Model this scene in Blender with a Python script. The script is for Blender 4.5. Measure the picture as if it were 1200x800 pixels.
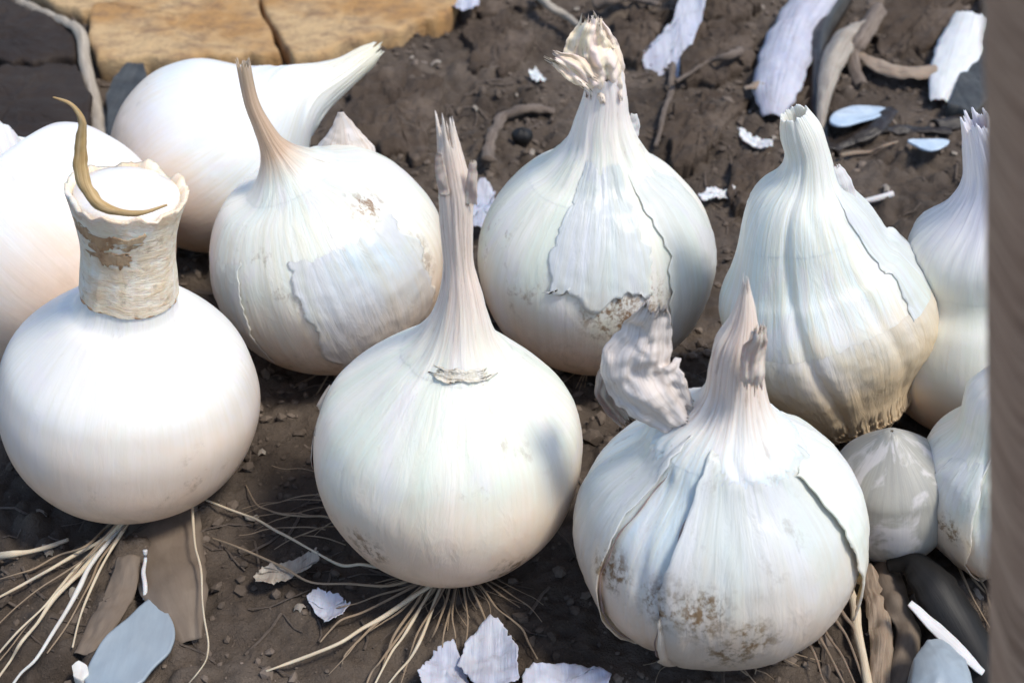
import bpy, math, random
from mathutils import Vector, noise, Matrix
random.seed(7)
for o in list(bpy.data.objects): bpy.data.objects.remove(o)
sc = bpy.context.scene
COL = sc.collection
R_ = math.radians
# ------------------------------------------------------------------ camera, sky, sun, exposure
TH = R_(36.0); FPX = 1650.0; CH = 0.3117
CAM = Vector((0, 0, CH)); FW = Vector((0, math.cos(TH), -math.sin(TH))); UP = Vector((0, math.sin(TH), math.cos(TH))); RT = Vector((1, 0, 0))
cd = bpy.data.cameras.new('camera'); co = bpy.data.objects.new('camera', cd); COL.objects.link(co)
co.location = CAM; co.rotation_euler = (math.pi/2 - TH, 0, 0)
cd.sensor_width = 36; cd.sensor_fit = 'HORIZONTAL'; cd.lens = 36*FPX/1200; cd.clip_start = 0.01; cd.clip_end = 60
cd.dof.use_dof = True; cd.dof.focus_distance = 0.42; cd.dof.aperture_fstop = 20
sc.camera = co
SUN_DIR = Vector((0.45, -0.22, 0.86)).normalized()          # towards the sun
w = bpy.data.worlds.new('World'); sc.world = w; w.use_nodes = True
nt = w.node_tree; nt.nodes.clear()
sky = nt.nodes.new('ShaderNodeTexSky'); sky.sky_type = 'NISHITA'; sky.sun_disc = False
sky.sun_elevation = math.asin(SUN_DIR.z); sky.sun_rotation = math.atan2(SUN_DIR.x, SUN_DIR.y)
sky.air_density = 1.0; sky.dust_density = 1.0
bg = nt.nodes.new('ShaderNodeBackground'); bg.inputs['Strength'].default_value = 0.15
wo = nt.nodes.new('ShaderNodeOutputWorld')
nt.links.new(sky.outputs[0], bg.inputs[0]); nt.links.new(bg.outputs[0], wo.inputs[0])
sd = bpy.data.lights.new('sun', 'SUN'); sd.energy = 2.5; sd.angle = R_(12.0); sd.color = (1, 0.93, 0.82)
so = bpy.data.objects.new('sun', sd); COL.objects.link(so)
so.rotation_euler = SUN_DIR.to_track_quat('Z', 'Y').to_euler(); so.location = SUN_DIR*3
sc.view_settings.view_transform = 'Standard'; sc.view_settings.look = 'None'; sc.view_settings.gamma = 1
sc.view_settings.exposure = 0.45
sc.render.engine = 'CYCLES'; sc.cycles.max_bounces = 5; sc.cycles.diffuse_bounces = 3; sc.cycles.glossy_bounces = 2; sc.cycles.caustics_reflective = False; sc.cycles.caustics_refractive = False

# ------------------------------------------------------------------ helpers
def ray(px, py): return FW + RT*((px-600)/FPX) + UP*((400-py)/FPX)
def G(px, py, z=0.0):
    r = ray(px, py); return CAM + r*((z-CH)/r.z)
def V(px, py, y):
    r = ray(px, py); return CAM + r*(y/r.y)
def depth(p): return (p-CAM).dot(FW)
def N(x, y, z=0.0): return noise.noise(Vector((x, y, z)))
def sm(t):
    t = max(0.0, min(1.0, t)); return t*t*(3-2*t)
def gh(x, y):                                              # height of the soil
    h = 0.0032*N(x*22, y*22, 3) + 0.0022*N(x*55, y*55, 9)
    h += 0.0026*abs(N(x*120, y*120, 5)) + 0.0015*N(x*300, y*300, 2)
    v1 = noise.voronoi(Vector((x*75, y*75, 1+0.4*N(x*60, y*60, 8))))[0]; v2 = noise.voronoi(Vector((x*190, y*190, 4)))[0]
    m = sm((N(x*9, y*9, 31)+0.35)/0.6)
    h += 0.0055*m*max(0.0, min(1.0, (v1[1]-v1[0])*1.7)) + 0.0022*min(0.7, v2[1]-v2[0])
    h -= 0.0030
    return h
def lerp(a, b, t): return a+(b-a)*t
def sm(t):
    t = max(0.0, min(1.0, t)); return t*t*(3-2*t)
def catmull(keys, n):
    """keys: list of tuples of floats; n samples per span"""
    out = []
    K = [keys[0]] + list(keys) + [keys[-1]]
    for i in range(1, len(K)-2):
        for j in range(n):
            t = j/n
            out.append(tuple(0.5*((2*b)+(-a+c)*t+(2*a-5*b+4*c-d)*t*t+(-a+3*b-3*c+d)*t**3) for a, b, c, d in zip(K[i-1], K[i], K[i+1], K[i+2])))
    out.append(tuple(keys[-1])); return out
def build(name, verts, faces, mat, parent=None, sk=None, smooth=True, origin=None, thick=0, kind=None, edges_out=0.0):
    me = bpy.data.meshes.new(name)
    o = bpy.data.objects.new(name, me); COL.objects.link(o)
    if parent is not None:
        org = parent.location if parent.parent is None else parent.parent.location + parent.location
    if parent is None and origin is None:
        c = Vector((0, 0, 0))
        for v in verts: c += Vector(v)
        c /= len(verts); c.z = min(v[2] for v in verts); origin = c
    if parent is None: o.location = origin; org = origin
    else: o.parent = parent
    me.from_pydata([tuple(Vector(v)-org) for v in verts], [], faces)
    me.materials.append(mat)
    if smooth: me.polygons.foreach_set('use_smooth', [True]*len(me.polygons))
    if sk:
        a = me.attributes.new('skin_co', 'FLOAT_VECTOR', 'POINT')
        a.data.foreach_set('vector', [c for s in sk for c in s])
    me.update()
    if thick:
        m = o.modifiers.new('solid', 'SOLIDIFY'); m.thickness = thick; m.offset = edges_out
    if kind: o['kind'] = kind
    return o
def tag(o, label, cat, group=None):
    o['label'] = label; o['category'] = cat
    if group: o['group'] = group
    return o
def empty(name, loc):
    o = bpy.data.objects.new(name, None); o.empty_display_size = 0.01; COL.objects.link(o); o.location = loc; return o

# ------------------------------------------------------------------ materials
class NB:
    def __init__(s, name):
        s.m = bpy.data.materials.new(name); s.m.use_nodes = True; s.t = s.m.node_tree
        s.b = s.t.nodes['Principled BSDF']; s.b.inputs['Specular IOR Level'].default_value = 0.35
    def n(s, typ, **k):
        x = s.t.nodes.new(typ)
        for a, v in k.items(): setattr(x, a, v)
        return x
    def l(s, a, b): s.t.links.new(a, b)
    def attr(s):
        a = s.n('ShaderNodeAttribute'); a.attribute_name = 'skin_co'; return a.outputs['Vector']
    def obj(s): return s.n('ShaderNodeTexCoord').outputs['Object']
    def mapping(s, vec, scale, loc=(0, 0, 0)):
        m = s.n('ShaderNodeMapping'); m.inputs['Scale'].default_value = scale; m.inputs['Location'].default_value = loc
        s.l(vec, m.inputs['Vector']); return m.outputs[0]
    def noise(s, vec, scale, detail=4, rough=0.55, dist=0):
        x = s.n('ShaderNodeTexNoise'); x.inputs['Scale'].default_value = scale; x.inputs['Detail'].default_value = detail
        x.inputs['Roughness'].default_value = rough; x.inputs['Distortion'].default_value = dist
        s.l(vec, x.inputs['Vector']); return x.outputs[0]
    def ramp(s, f, stops):
        r = s.n('ShaderNodeValToRGB'); e = r.color_ramp.elements
        while len(e) < len(stops): e.new(0.5)
        for i, (p, c) in enumerate(stops):
            e[i].position = p; e[i].color = (c[0], c[1], c[2], 1) if not isinstance(c, float) else (c, c, c, 1)
        s.l(f, r.inputs[0]); return r.outputs[0]
    def mix(s, f, a, b, mode='MIX'):
        x = s.n('ShaderNodeMix', data_type='RGBA', blend_type=mode)
        if isinstance(f, float): x.inputs[0].default_value = f
        else: s.l(f, x.inputs[0])
        for i, v in ((6, a), (7, b)):
            if isinstance(v, tuple): x.inputs[i].default_value = (*v, 1)
            else: s.l(v, x.inputs[i])
        return x.outputs[2]
    def math(s, op, a, b):
        x = s.n('ShaderNodeMath', operation=op)
        for i, v in ((0, a), (1, b)):
            if isinstance(v, (float, int)): x.inputs[i].default_value = v
            else: s.l(v, x.inputs[i])
        return x.outputs[0]
    def bump(s, h, strength, dist, prev=None):
        x = s.n('ShaderNodeBump'); x.inputs['Strength'].default_value = strength; x.inputs['Distance'].default_value = dist
        s.l(h, x.inputs['Height'])
        if prev is not None: s.l(prev, x.inputs['Normal'])
        return x.outputs[0]
    def rng(s, v, a, b_, c, d):
        x = s.n('ShaderNodeMapRange'); s.l(v, x.inputs['Value'])
        for k, q in (('From Min', a), ('From Max', b_), ('To Min', c), ('To Max', d)): x.inputs[k].default_value = q
        return x.outputs[0]
    def sep(s, vec):
        x = s.n('ShaderNodeSeparateXYZ'); s.l(vec, x.inputs[0]); return x.outputs

KW = {}
def onion_mat(name, seed, **kw):
    KW[name] = (seed, kw); return onion_mat_(name, seed, **kw)
def onion_mat_(name, seed, neck=None, base=(0.82, 0.79, 0.72), tint=(0.71, 0.755, 0.66), tan=(0.80, 0.58, 0.42), tan_top=1.7, dirt=0.5, vein=1.0, spots=(), rough=0.36, smoothlook=0.0):
    b = NB(name); v = b.attr(); off = (seed*3.1, seed*1.7, seed*0.9)
    fine = b.noise(b.mapping(v, (22, 22, 0.9), off), 1.0, 5, 0.65, 0.25)
    broad = b.noise(b.mapping(v, (3.0, 3.0, 0.8), off), 1.0, 3, 0.5, 0.4)
    c = b.mix(b.ramp(broad, [(0.36, 0.0), (0.66, 1.0)]), base, tint)
    vm = b.ramp(fine, [(0.40, 0.0), (0.62, 0.55*vein)])
    c = b.mix(vm, c, (0.68, 0.66, 0.54))
    # pale lilac and buff film of the dry outer skin, in patches
    pat = b.noise(b.mapping(v, (1.7, 1.7, 1.3), (seed*7, 3, seed)), 1.0, 4, 0.6, 0.8)
    c = b.mix(b.ramp(pat, [(0.52, 0.0), (0.62, 0.45)]), c, (0.74, 0.70, 0.72))
    z = b.sep(v)[2]
    edge = b.math('ADD', z, b.math('MULTIPLY', b.math('SUBTRACT', pat, 0.5), 0.9))
    lowm = b.rng(edge, tan_top-0.75, tan_top+0.1, 0.95, 0.0)
    c = b.mix(lowm, c, tan)
    # soil smears and specks
    d1 = b.noise(b.mapping(v, (5, 5, 4.5), (seed, seed*5, 2)), 1.0, 8, 0.72, 0.3)
    d2 = b.noise(b.mapping(v, (1.5, 1.5, 1.4), (seed*2, 1, seed*4)), 1.0, 2, 0.5)
    dm = b.math('MULTIPLY', b.ramp(d1, [(0.56, 0.0), (0.66, 1.0)]), b.ramp(d2, [(0.50, 0.0), (0.64, dirt)]))
    ring = b.math('MULTIPLY', b.rng(z, 0.55, 1.5, 1.0, 0.0), b.ramp(d1, [(0.46, 0.0), (0.62, dirt)]))
    if neck:
        v0, v1, dry, dry2, groove, dark, freq = neck
        nf = b.noise(b.mapping(v, (freq, freq, 0.7), off), 1.0, 6, 0.7, 0.25)
        nb = b.noise(b.mapping(v, (4, 4, 1.2), off), 1.0, 4, 0.6, 0.5)
        dd = b.mix(b.ramp(nb, [(0.38, 0.0), (0.62, 1.0)]), dry, dry2)
        dd = b.mix(b.ramp(nf, [(0.46, 0.0), (0.66, 0.8)]), dd, groove)
        nk = b.noise(b.mapping(v, (5, 5, 5), off), 1.0, 7, 0.7)
        dd = b.mix(b.ramp(nk, [(0.58, 0.0), (0.68, dark)]), dd, (0.24, 0.14, 0.08))
        zz = b.math('ADD', z, b.math('MULTIPLY', b.math('SUBTRACT', nf, 0.5), 0.9*(v1-v0)))
        c = b.mix(b.rng(zz, v0, v1, 0.0, 1.0), c, dd)
    dm = b.math('MAXIMUM', dm, ring)
    dfine = b.noise(b.mapping(v, (13, 13, 11), (seed, 2, 5)), 1.0, 8, 0.75, 0.2)
    for (sx, sy, szz, rad) in spots:
        # dirty scuffs at given places on the skin
        dv = b.n('ShaderNodeVectorMath', operation='DISTANCE'); wob = b.n('ShaderNodeVectorMath', operation='ADD')
        nz = b.n('ShaderNodeTexNoise'); nz.inputs['Scale'].default_value = 7; nz.inputs['Detail'].default_value = 6; nz.inputs['Roughness'].default_value = 0.7
        b.l(v, nz.inputs['Vector'])
        sc_ = b.n('ShaderNodeVectorMath', operation='SCALE'); b.l(nz.outputs['Color'], sc_.inputs[0]); sc_.inputs['Scale'].default_value = 0.32
        b.l(v, wob.inputs[0]); b.l(sc_.outputs[0], wob.inputs[1])
        b.l(wob.outputs[0], dv.inputs[0]); dv.inputs[1].default_value = (sx+.16, sy+.16, szz+.16)
        mk = b.ramp(dv.outputs['Value'], [(rad*0.4, 1.0), (rad*1.15, 0.0)])
        mk = b.math('MULTIPLY', mk, b.ramp(dfine, [(0.47, 0.05), (0.58, 0.9)]))
        dm = b.math('MAXIMUM', dm, mk)
    c = b.mix(dm, c, (0.20, 0.105, 0.04))
    b.l(c, b.b.inputs['Base Color'])
    b.b.inputs['Roughness'].default_value = rough
    b.b.inputs['Subsurface Weight'].default_value = 0.35
    b.b.inputs['Subsurface Radius'].default_value = (1.0, 0.7, 0.45)
    b.b.inputs['Subsurface Scale'].default_value = 0.004
    wr = b.noise(b.mapping(v, (7, 7, 2.2), off), 1.0, 4, 0.6, 0.9)
    nn = b.bump(fine, 0.28*vein, 0.0006)
    nn = b.bump(wr, 0.22*(1-smoothlook)+0.04, 0.0022, nn)
    b.l(nn, b.b.inputs['Normal'])
    return b.m

def neck_mat(name, seed, on, dry, dry2, groove, v0, v1, freq=15, dark=0.3, rough=0.55):
    """skin that turns from the bulb's white to the dry colour of the neck between skin heights v0 and v1"""
    b = NB(name); v = b.attr(); off = (seed*3.1, seed*1.7, seed*0.9); z = b.sep(v)[2]
    fine = b.noise(b.mapping(v, (freq, freq, 0.7), off), 1.0, 6, 0.7, 0.25)
    broad = b.noise(b.mapping(v, (4, 4, 1.2), off), 1.0, 4, 0.6, 0.5)
    d = b.mix(b.ramp(broad, [(0.38, 0.0), (0.62, 1.0)]), dry, dry2)
    d = b.mix(b.ramp(fine, [(0.46, 0.0), (0.66, 0.8)]), d, groove)
    k = b.noise(b.mapping(v, (5, 5, 5), off), 1.0, 7, 0.7)
    d = b.mix(b.ramp(k, [(0.58, 0.0), (0.68, dark)]), d, (0.22, 0.13, 0.07))
    o = b.mix(b.ramp(fine, [(0.40, 0.0), (0.62, 0.5)]), on, (0.68, 0.66, 0.56))
    zz = b.math('ADD', z, b.math('MULTIPLY', b.math('SUBTRACT', fine, 0.5), 0.9*(v1-v0)))
    mr = b.n('ShaderNodeMapRange'); mr.inputs['From Min'].default_value = v0; mr.inputs['From Max'].default_value = v1; b.l(zz, mr.inputs['Value'])
    c = b.mix(mr.outputs[0], o, d)
    b.l(c, b.b.inputs['Base Color']); b.b.inputs['Roughness'].default_value = rough
    b.b.inputs['Subsurface Weight'].default_value = 0.2; b.b.inputs['Subsurface Radius'].default_value = (1, .7, .45); b.b.inputs['Subsurface Scale'].default_value = 0.003
    b.l(b.bump(k, 0.3, 0.0006, b.bump(fine, 0.7, 0.0011)), b.b.inputs['Normal'])
    tr = b.n('ShaderNodeBsdfTranslucent'); b.l(c, tr.inputs[0]); mx = b.n('ShaderNodeMixShader'); mx.inputs[0].default_value = 0.0
    out = [x for x in b.t.nodes if x.type == 'OUTPUT_MATERIAL'][0]
    b.l(b.b.outputs[0], mx.inputs[1]); b.l(tr.outputs[0], mx.inputs[2]); b.l(mx.outputs[0], out.inputs[0])
    return b.m

def paper_mat(name, c0, c1, c2, rough=0.6, freq=16, bump=0.6, sss=0.2, along=1.2, dark=0.0, transl=0.25):
    b = NB(name); v = b.attr()
    f = b.noise(b.mapping(v, (freq, freq, along)), 1.0, 6, 0.7, 0.3)
    g = b.noise(b.mapping(v, (2.4, 2.4, 2.0), (5, 2, 1)), 1.0, 4, 0.6, 0.6)
    c = b.mix(b.ramp(g, [(0.35, 0.0), (0.65, 1.0)]), c0, c1)
    c = b.mix(b.ramp(f, [(0.42, 0.0), (0.66, 0.85)]), c, c2)
    if dark:
        k = b.noise(b.mapping(v, (4, 4, 9), (8, 8, 8)), 1.0, 6, 0.7)
        c = b.mix(b.ramp(k, [(0.56, 0.0), (0.68, dark)]), c, (0.13, 0.07, 0.035))
    b.l(c, b.b.inputs['Base Color']); b.b.inputs['Roughness'].default_value = rough
    b.b.inputs['Subsurface Weight'].default_value = sss; b.b.inputs['Subsurface Scale'].default_value = 0.002
    b.l(b.bump(f, bump, 0.0012), b.b.inputs['Normal'])
    if False:
        tr = b.n('ShaderNodeBsdfTranslucent'); b.l(c, tr.inputs[0]); mx = b.n('ShaderNodeMixShader'); mx.inputs[0].default_value = transl
        out = [x for x in b.t.nodes if x.type == 'OUTPUT_MATERIAL'][0]
        b.l(b.b.outputs[0], mx.inputs[1]); b.l(tr.outputs[0], mx.inputs[2]); b.l(mx.outputs[0], out.inputs[0])
    return b.m

def earth_mat(name, c0, c1, c2, scale=60, bump=0.8, dist=0.002, rough=0.95, stretch=(1, 1, 1), lo=0.38, hi=0.64):
    b = NB(name); v = b.obj()
    vv = b.mapping(v, stretch)
    a = b.noise(vv, scale, 8, 0.72); g = b.noise(b.mapping(v, (1, 1, 1), (4, 1, 2)), scale*0.25, 4, 0.6)
    c = b.mix(b.ramp(g, [(lo, 0.0), (hi, 1.0)]), c0, c1)
    c = b.mix(b.ramp(a, [(0.46, 0.0), (0.66, 0.8)]), c, c2)
    sp = b.noise(v, scale*9, 3, 0.6)
    c = b.mix(b.ramp(sp, [(0.64, 0.0), (0.72, 0.5)]), c, tuple(min(0.5, q*2.0) for q in c2))
    b.l(c, b.b.inputs['Base Color']); b.b.inputs['Roughness'].default_value = rough
    b.b.inputs['Specular IOR Level'].default_value = 0.2
    n1 = b.bump(a, bump, dist); n2 = b.bump(sp, bump*0.6, dist*0.25, n1); b.l(n2, b.b.inputs['Normal'])
    return b.m

M = {}
M['soil'] = earth_mat('soil', (0.060, 0.046, 0.036), (0.145, 0.116, 0.093), (0.105, 0.080, 0.062), 90, 1.0, 0.004)
M['crumb'] = earth_mat('soil crumb', (0.06, 0.046, 0.036), (0.20, 0.16, 0.13), (0.11, 0.085, 0.066), 90, 0.8, 0.001)
M['clod'] = earth_mat('brown clod', (0.085, 0.063, 0.047), (0.17, 0.132, 0.104), (0.07, 0.050, 0.037), 80, 1.0, 0.004)
M['slab'] = earth_mat('ochre sandstone', (0.44, 0.25, 0.10), (0.56, 0.39, 0.21), (0.20, 0.125, 0.08), 75, 1.0, 0.003, 0.9, (1, 1.3, 1), 0.42, 0.6)
M['darkslab'] = earth_mat('dark wet stone', (0.022, 0.016, 0.013), (0.045, 0.034, 0.027), (0.03, 0.021, 0.017), 50, 0.7, 0.002, 0.7, (0.6, 2, 1))
M['brownleaf'] = paper_mat('brown dry leaf', (0.15, 0.115, 0.088), (0.175, 0.138, 0.105), (0.13, 0.100, 0.075), 0.75, 2.5, 0.25, 0.0, 1.0, 0, 0.0)
M['root'] = paper_mat('dry root', (0.34, 0.25, 0.165), (0.46, 0.36, 0.26), (0.20, 0.14, 0.09), 0.8, 5, 0.6, 0.0, 3, 0.7, 0)
M['rootpale'] = paper_mat('pale straw root', (0.62, 0.52, 0.38), (0.68, 0.61, 0.48), (0.44, 0.33, 0.21), 0.6, 6, 0.4, 0.1, 3, 0.25, 0)
M['rootwhite'] = paper_mat('white straw', (0.66, 0.64, 0.60), (0.70, 0.69, 0.66), (0.50, 0.46, 0.40), 0.6, 6, 0.4, 0.1, 3, 0.1, 0)
M['neckpink'] = paper_mat('pink buff dry neck', (0.80, 0.68, 0.60), (0.78, 0.69, 0.62), (0.60, 0.46, 0.37), 0.6, 13, 0.8, 0.2, 0.8, 0.12)
M['neckbeige'] = paper_mat('beige dry neck', (0.80, 0.69, 0.52), (0.84, 0.79, 0.70), (0.66, 0.48, 0.30), 0.6, 1.6, 0.8, 0.2, 13.0, 0.4, 0.0)
M['stembrown'] = paper_mat('brown dry stem', (0.40, 0.27, 0.17), (0.48, 0.34, 0.23), (0.28, 0.18, 0.11), 0.65, 10, 0.6, 0.1, 0.8, 0.1, 0.05)
M['seam'] = paper_mat('purple brown skin edge', (0.30, 0.20, 0.18), (0.46, 0.36, 0.34), (0.20, 0.12, 0.10), 0.7, 4, 0.5, 0.0, 4, 0.3, 0)
M['rust'] = paper_mat('rusty dry layer', (0.48, 0.27, 0.14), (0.66, 0.47, 0.30), (0.30, 0.15, 0.07), 0.6, 4, 0.7, 0.1, 6.0, 0.5, 0.0)
M['darkhuskshadow'] = paper_mat('dark husk and shadow', (0.022, 0.017, 0.014), (0.04, 0.031, 0.026), (0.015, 0.012, 0.010), 0.3, 6, 0.4, 0.0, 1.0, 0, 0)
M['horn'] = paper_mat('golden curl', (0.50, 0.33, 0.13), (0.66, 0.50, 0.28), (0.34, 0.20, 0.07), 0.5, 7, 0.5, 0.1, 0.6, 0.0, 0.1)
M['tuft'] = paper_mat('yellow pink tuft', (0.78, 0.62, 0.50), (0.80, 0.68, 0.40), (0.62, 0.42, 0.30), 0.6, 8, 0.9, 0.2, 1.6, 0.15, 0.3)
M['paper'] = paper_mat('white papery skin', (0.74, 0.72, 0.70), (0.70, 0.70, 0.73), (0.58, 0.55, 0.52), 0.55, 14, 0.5, 0.2, 0.9, 0.05, 0.3)
M['paperlilac'] = paper_mat('lilac white papery skin', (0.46, 0.47, 0.57), (0.54, 0.53, 0.58), (0.34, 0.33, 0.39), 0.55, 7, 0.9, 0.2, 0.6, 0.35, 0.25)  # white flakes; bluish skylit shade is mixed into their base colours
M['papertan'] = paper_mat('tan papery skin', (0.62, 0.47, 0.30), (0.70, 0.58, 0.42), (0.50, 0.34, 0.19), 0.6, 26, 0.8, 0.2, 0.7, 0.1, 0.2)
M['papergrey'] = paper_mat('grey dry husk', (0.34, 0.30, 0.25), (0.44, 0.39, 0.33), (0.22, 0.18, 0.15), 0.6, 12, 0.7, 0.1, 0.9, 0.3, 0.15)
M['husktan'] = paper_mat('tan husk', (0.33, 0.25, 0.18), (0.40, 0.31, 0.23), (0.20, 0.14, 0.10), 0.6, 10, 0.7, 0.1, 0.9, 0.2, 0.1)
M['slate'] = paper_mat('blue grey flake', (0.26, 0.32, 0.37), (0.30, 0.35, 0.39), (0.24, 0.28, 0.32), 0.35, 4, 0.15, 0.0, 0.8, 0, 0)
M['bluewhite'] = paper_mat('blue white glaze', (0.42, 0.53, 0.66), (0.58, 0.66, 0.74), (0.36, 0.46, 0.58), 0.25, 4, 0.15, 0.0, 0.8, 0, 0)
M['black'] = paper_mat('glossy black', (0.006, 0.006, 0.006), (0.010, 0.009, 0.009), (0.005, 0.005, 0.005), 0.55, 4, 0.2, 0.0, 0.8, 0, 0)
M['darkrib'] = paper_mat('dark grey ribbed', (0.045, 0.045, 0.043), (0.07, 0.07, 0.065), (0.022, 0.022, 0.022), 0.5, 5, 0.7, 0.0, 0.4, 0, 0)
M['greyroot'] = paper_mat('grey tan root', (0.40, 0.35, 0.28), (0.50, 0.44, 0.36), (0.26, 0.21, 0.16), 0.7, 8, 0.6, 0.0, 1.0, 0.3, 0)
M['bark'] = paper_mat('grey brown bark', (0.20, 0.155, 0.125), (0.27, 0.22, 0.18), (0.11, 0.08, 0.06), 0.85, 8, 1.0, 0.0, 1.5, 0.5, 0)
b = NB('post wood'); v = b.obj()
f1 = b.noise(b.mapping(v, (25, 25, 900)), 1.0, 5, 0.7, 0.4); f2 = b.noise(b.mapping(v, (60, 60, 14)), 1.0, 4, 0.6)
c = b.mix(b.ramp(f1, [(0.38, 0.0), (0.62, 1.0)]), (0.26, 0.155, 0.10), (0.66, 0.45, 0.32)); c = b.mix(b.ramp(f2, [(0.4, 0.0), (0.7, 0.5)]), c, (0.52, 0.32, 0.22))
b.l(c, b.b.inputs['Base Color']); b.b.inputs['Roughness'].default_value = 0.9; b.l(b.bump(f1, 0.8, 0.0008), b.b.inputs['Normal']); M['post'] = b.m

# ------------------------------------------------------------------ ground
def coords(lo, hi, step, far):
    xs = []; x = lo
    while x <= hi: xs.append(x); x += step
    s = step; a = []; x = lo
    while x > -far: s *= 1.25; x -= s; a.append(x)
    s = step; c = []; x = hi
    while x < far: s *= 1.25; x += s; c.append(x)
    return a[::-1] + xs + c
xs = coords(-0.31, 0.31, 0.0016, 6); ys = coords(0.16, 0.80, 0.0016, 6)
vs = [(x, y, gh(x, y)) for y in ys for x in xs]; nx = len(xs)
fs = [(j*nx+i, j*nx+i+1, (j+1)*nx+i+1, (j+1)*nx+i) for j in range(len(ys)-1) for i in range(nx-1)]
build('soil_ground', vs, fs, M['soil'], origin=Vector((0, 0, 0)), kind='structure')

# ------------------------------------------------------------------ shape builders
def tube(name, pts, rad, mat, parent=None, sides=7, n=6, flat=1.0, wob=0.0, refv=None):
    """pts: world Vectors, rad: radii in metres"""
    S = catmull([(*p, r) for p, r in zip(pts, rad)], n)
    vs, fs, sk = [], [], []
    P = [Vector(s[:3]) for s in S]; L = 0
    for i, p in enumerate(P):
        t = (P[min(i+1, len(P)-1)] - P[max(i-1, 0)])
        if t.length < 1e-9: t = Vector((0, 0, 1))
        t.normalize()
        ref = refv or (Vector((0, 0, 1)) if abs(t.z) < 0.9 else Vector((0, 1, 0)))
        a = t.cross(ref).normalized(); bb = a.cross(t).normalized()
        if i: L += (p-P[i-1]).length
        r = max(S[i][3], 2e-5)
        for k in range(sides):
            th = 2*math.pi*k/sides
            rr = r*(1+wob*noise.noise(p*300+Vector((k*0.7, 0, 0))))
            vs.append(p + a*math.cos(th)*rr + bb*math.sin(th)*rr*flat)
            sk.append((math.cos(th), math.sin(th), L/0.02))
    for i in range(len(P)-1):
        for k in range(sides):
            k2 = (k+1) % sides
            fs.append((i*sides+k, i*sides+k2, (i+1)*sides+k2, (i+1)*sides+k))
    fs.append(tuple(range(sides))[::-1]); fs.append(tuple(range((len(P)-1)*sides, len(P)*sides)))
    return build(name, vs, fs, mat, parent, sk)
def on_ground(px, py, lift): 
    p = G(px, py, 0.002); return G(px, py, gh(p.x, p.y)+lift)
rw = random.Random(77)
def strand(name, pix, hw, mat, parent=None, lift=0.0015, arch=0.0, z0=None, tip=0.5, **k):
    pts, rad = [], []
    if len(pix) > 2:                                       # real roots kink and waver
        q = []
        for i in range(len(pix)-1):
            a_, b_ = pix[i], pix[i+1]; q.append(a_)
            L = math.dist(a_, b_)
            if L > 26: q.append(((a_[0]+b_[0])/2+1.8*rw.uniform(-1, 1)+L*.02*rw.uniform(-1, 1), (a_[1]+b_[1])/2+1.8*rw.uniform(-1, 1)+L*.02*rw.uniform(-1, 1)))
        pix = q+[pix[-1]]
    n = len(pix)
    for i, (x, y) in enumerate(pix):
        t = i/(n-1)
        p = on_ground(x, y, lift + arch*4*t*(1-t) + (z0*(1-t)**2 if z0 else 0)); pts.append(p)
        rad.append(hw*depth(p)/FPX*lerp(1, tip, t)*rw.uniform(0.75, 1.25))
    return tube(name, pts, rad, mat, parent, **k)
def ribbon(name, keys, mat, parent=None, plane=None, curl=0.3, roll=0.0, thick=0.00035, crinkle=0.0006, nw=14, n=10, jag=0.0, seed=0, face=None, lens=1.0, fold=0.0):
    """keys: (px,py,halfwidth_px,lift or dy). plane None: on the ground; else vertical plane at world y=plane"""
    K = []
    for x, y, hw, q in keys:
        p = on_ground(x, y, q) if plane is None else V(x, y, plane+q)
        K.append((*p, hw*depth(p)/FPX))
    S = catmull(K, n); P = [Vector(s[:3]) for s in S]; L = 0
    vs, fs, sk = [], [], []; nn = len(P)
    for i, p in enumerate(P):
        t = (P[min(i+1, nn-1)] - P[max(i-1, 0)]).normalized()
        nrm = face or (Vector((0, 0, 1)) if plane is None else Vector((0, -1, 0.2)))
        a = t.cross(nrm).normalized(); nrm = a.cross(t).normalized()
        q = Matrix.Rotation(roll, 3, t); a = q @ a; nrm = q @ nrm
        if i: L += (p-P[i-1]).length
        e = (1 if i in (nn-1,) else 0) - (1 if i == 0 else 0)
        for k in range(nw+1):
            s = -1+2*k/nw
            w_ = max(S[i][3], 1e-4)*lens
            pos = p + a*s*w_*(1+0.12*noise.noise(Vector((i*0.35, seed, 1 if s > 0 else -1)))) - nrm*curl*w_*(s*s)
            pos += nrm*crinkle*(noise.noise(pos*160+Vector((seed, 0, 0))) + 0.6*noise.noise(pos*420+Vector((seed, 4, 0))))*2
            if fold: pos += nrm*fold*(math.sin(s*5.5+i*0.22+seed)+0.7*math.sin(s*11-i*0.31+seed*2))*0.5
            if e and jag: pos += t*e*jag*(noise.noise(Vector((k*0.9, seed*3.3, 0)))+0.3*((k % 2)*2-1))
            vs.append(pos); sk.append((s*0.8, seed, L/0.03))
    for i in range(nn-1):
        for k in range(nw):
            a_ = i*(nw+1)+k; fs.append((a_, a_+1, a_+nw+2, a_+nw+1))
    return build(name, vs, fs, mat, parent, sk, thick=thick)
def resample(poly, n):
    L = []; m = len(poly)
    for i in range(m): L.append(math.dist(poly[i], poly[(i+1) % m]))
    T = sum(L); out = []
    for j in range(n):
        d = T*j/n; i = 0
        while d > L[i]: d -= L[i]; i += 1
        t = d/L[i]; a = poly[i]; c = poly[(i+1) % m]
        out.append((lerp(a[0], c[0], t), lerp(a[1], c[1], t)))
    return out
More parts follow.
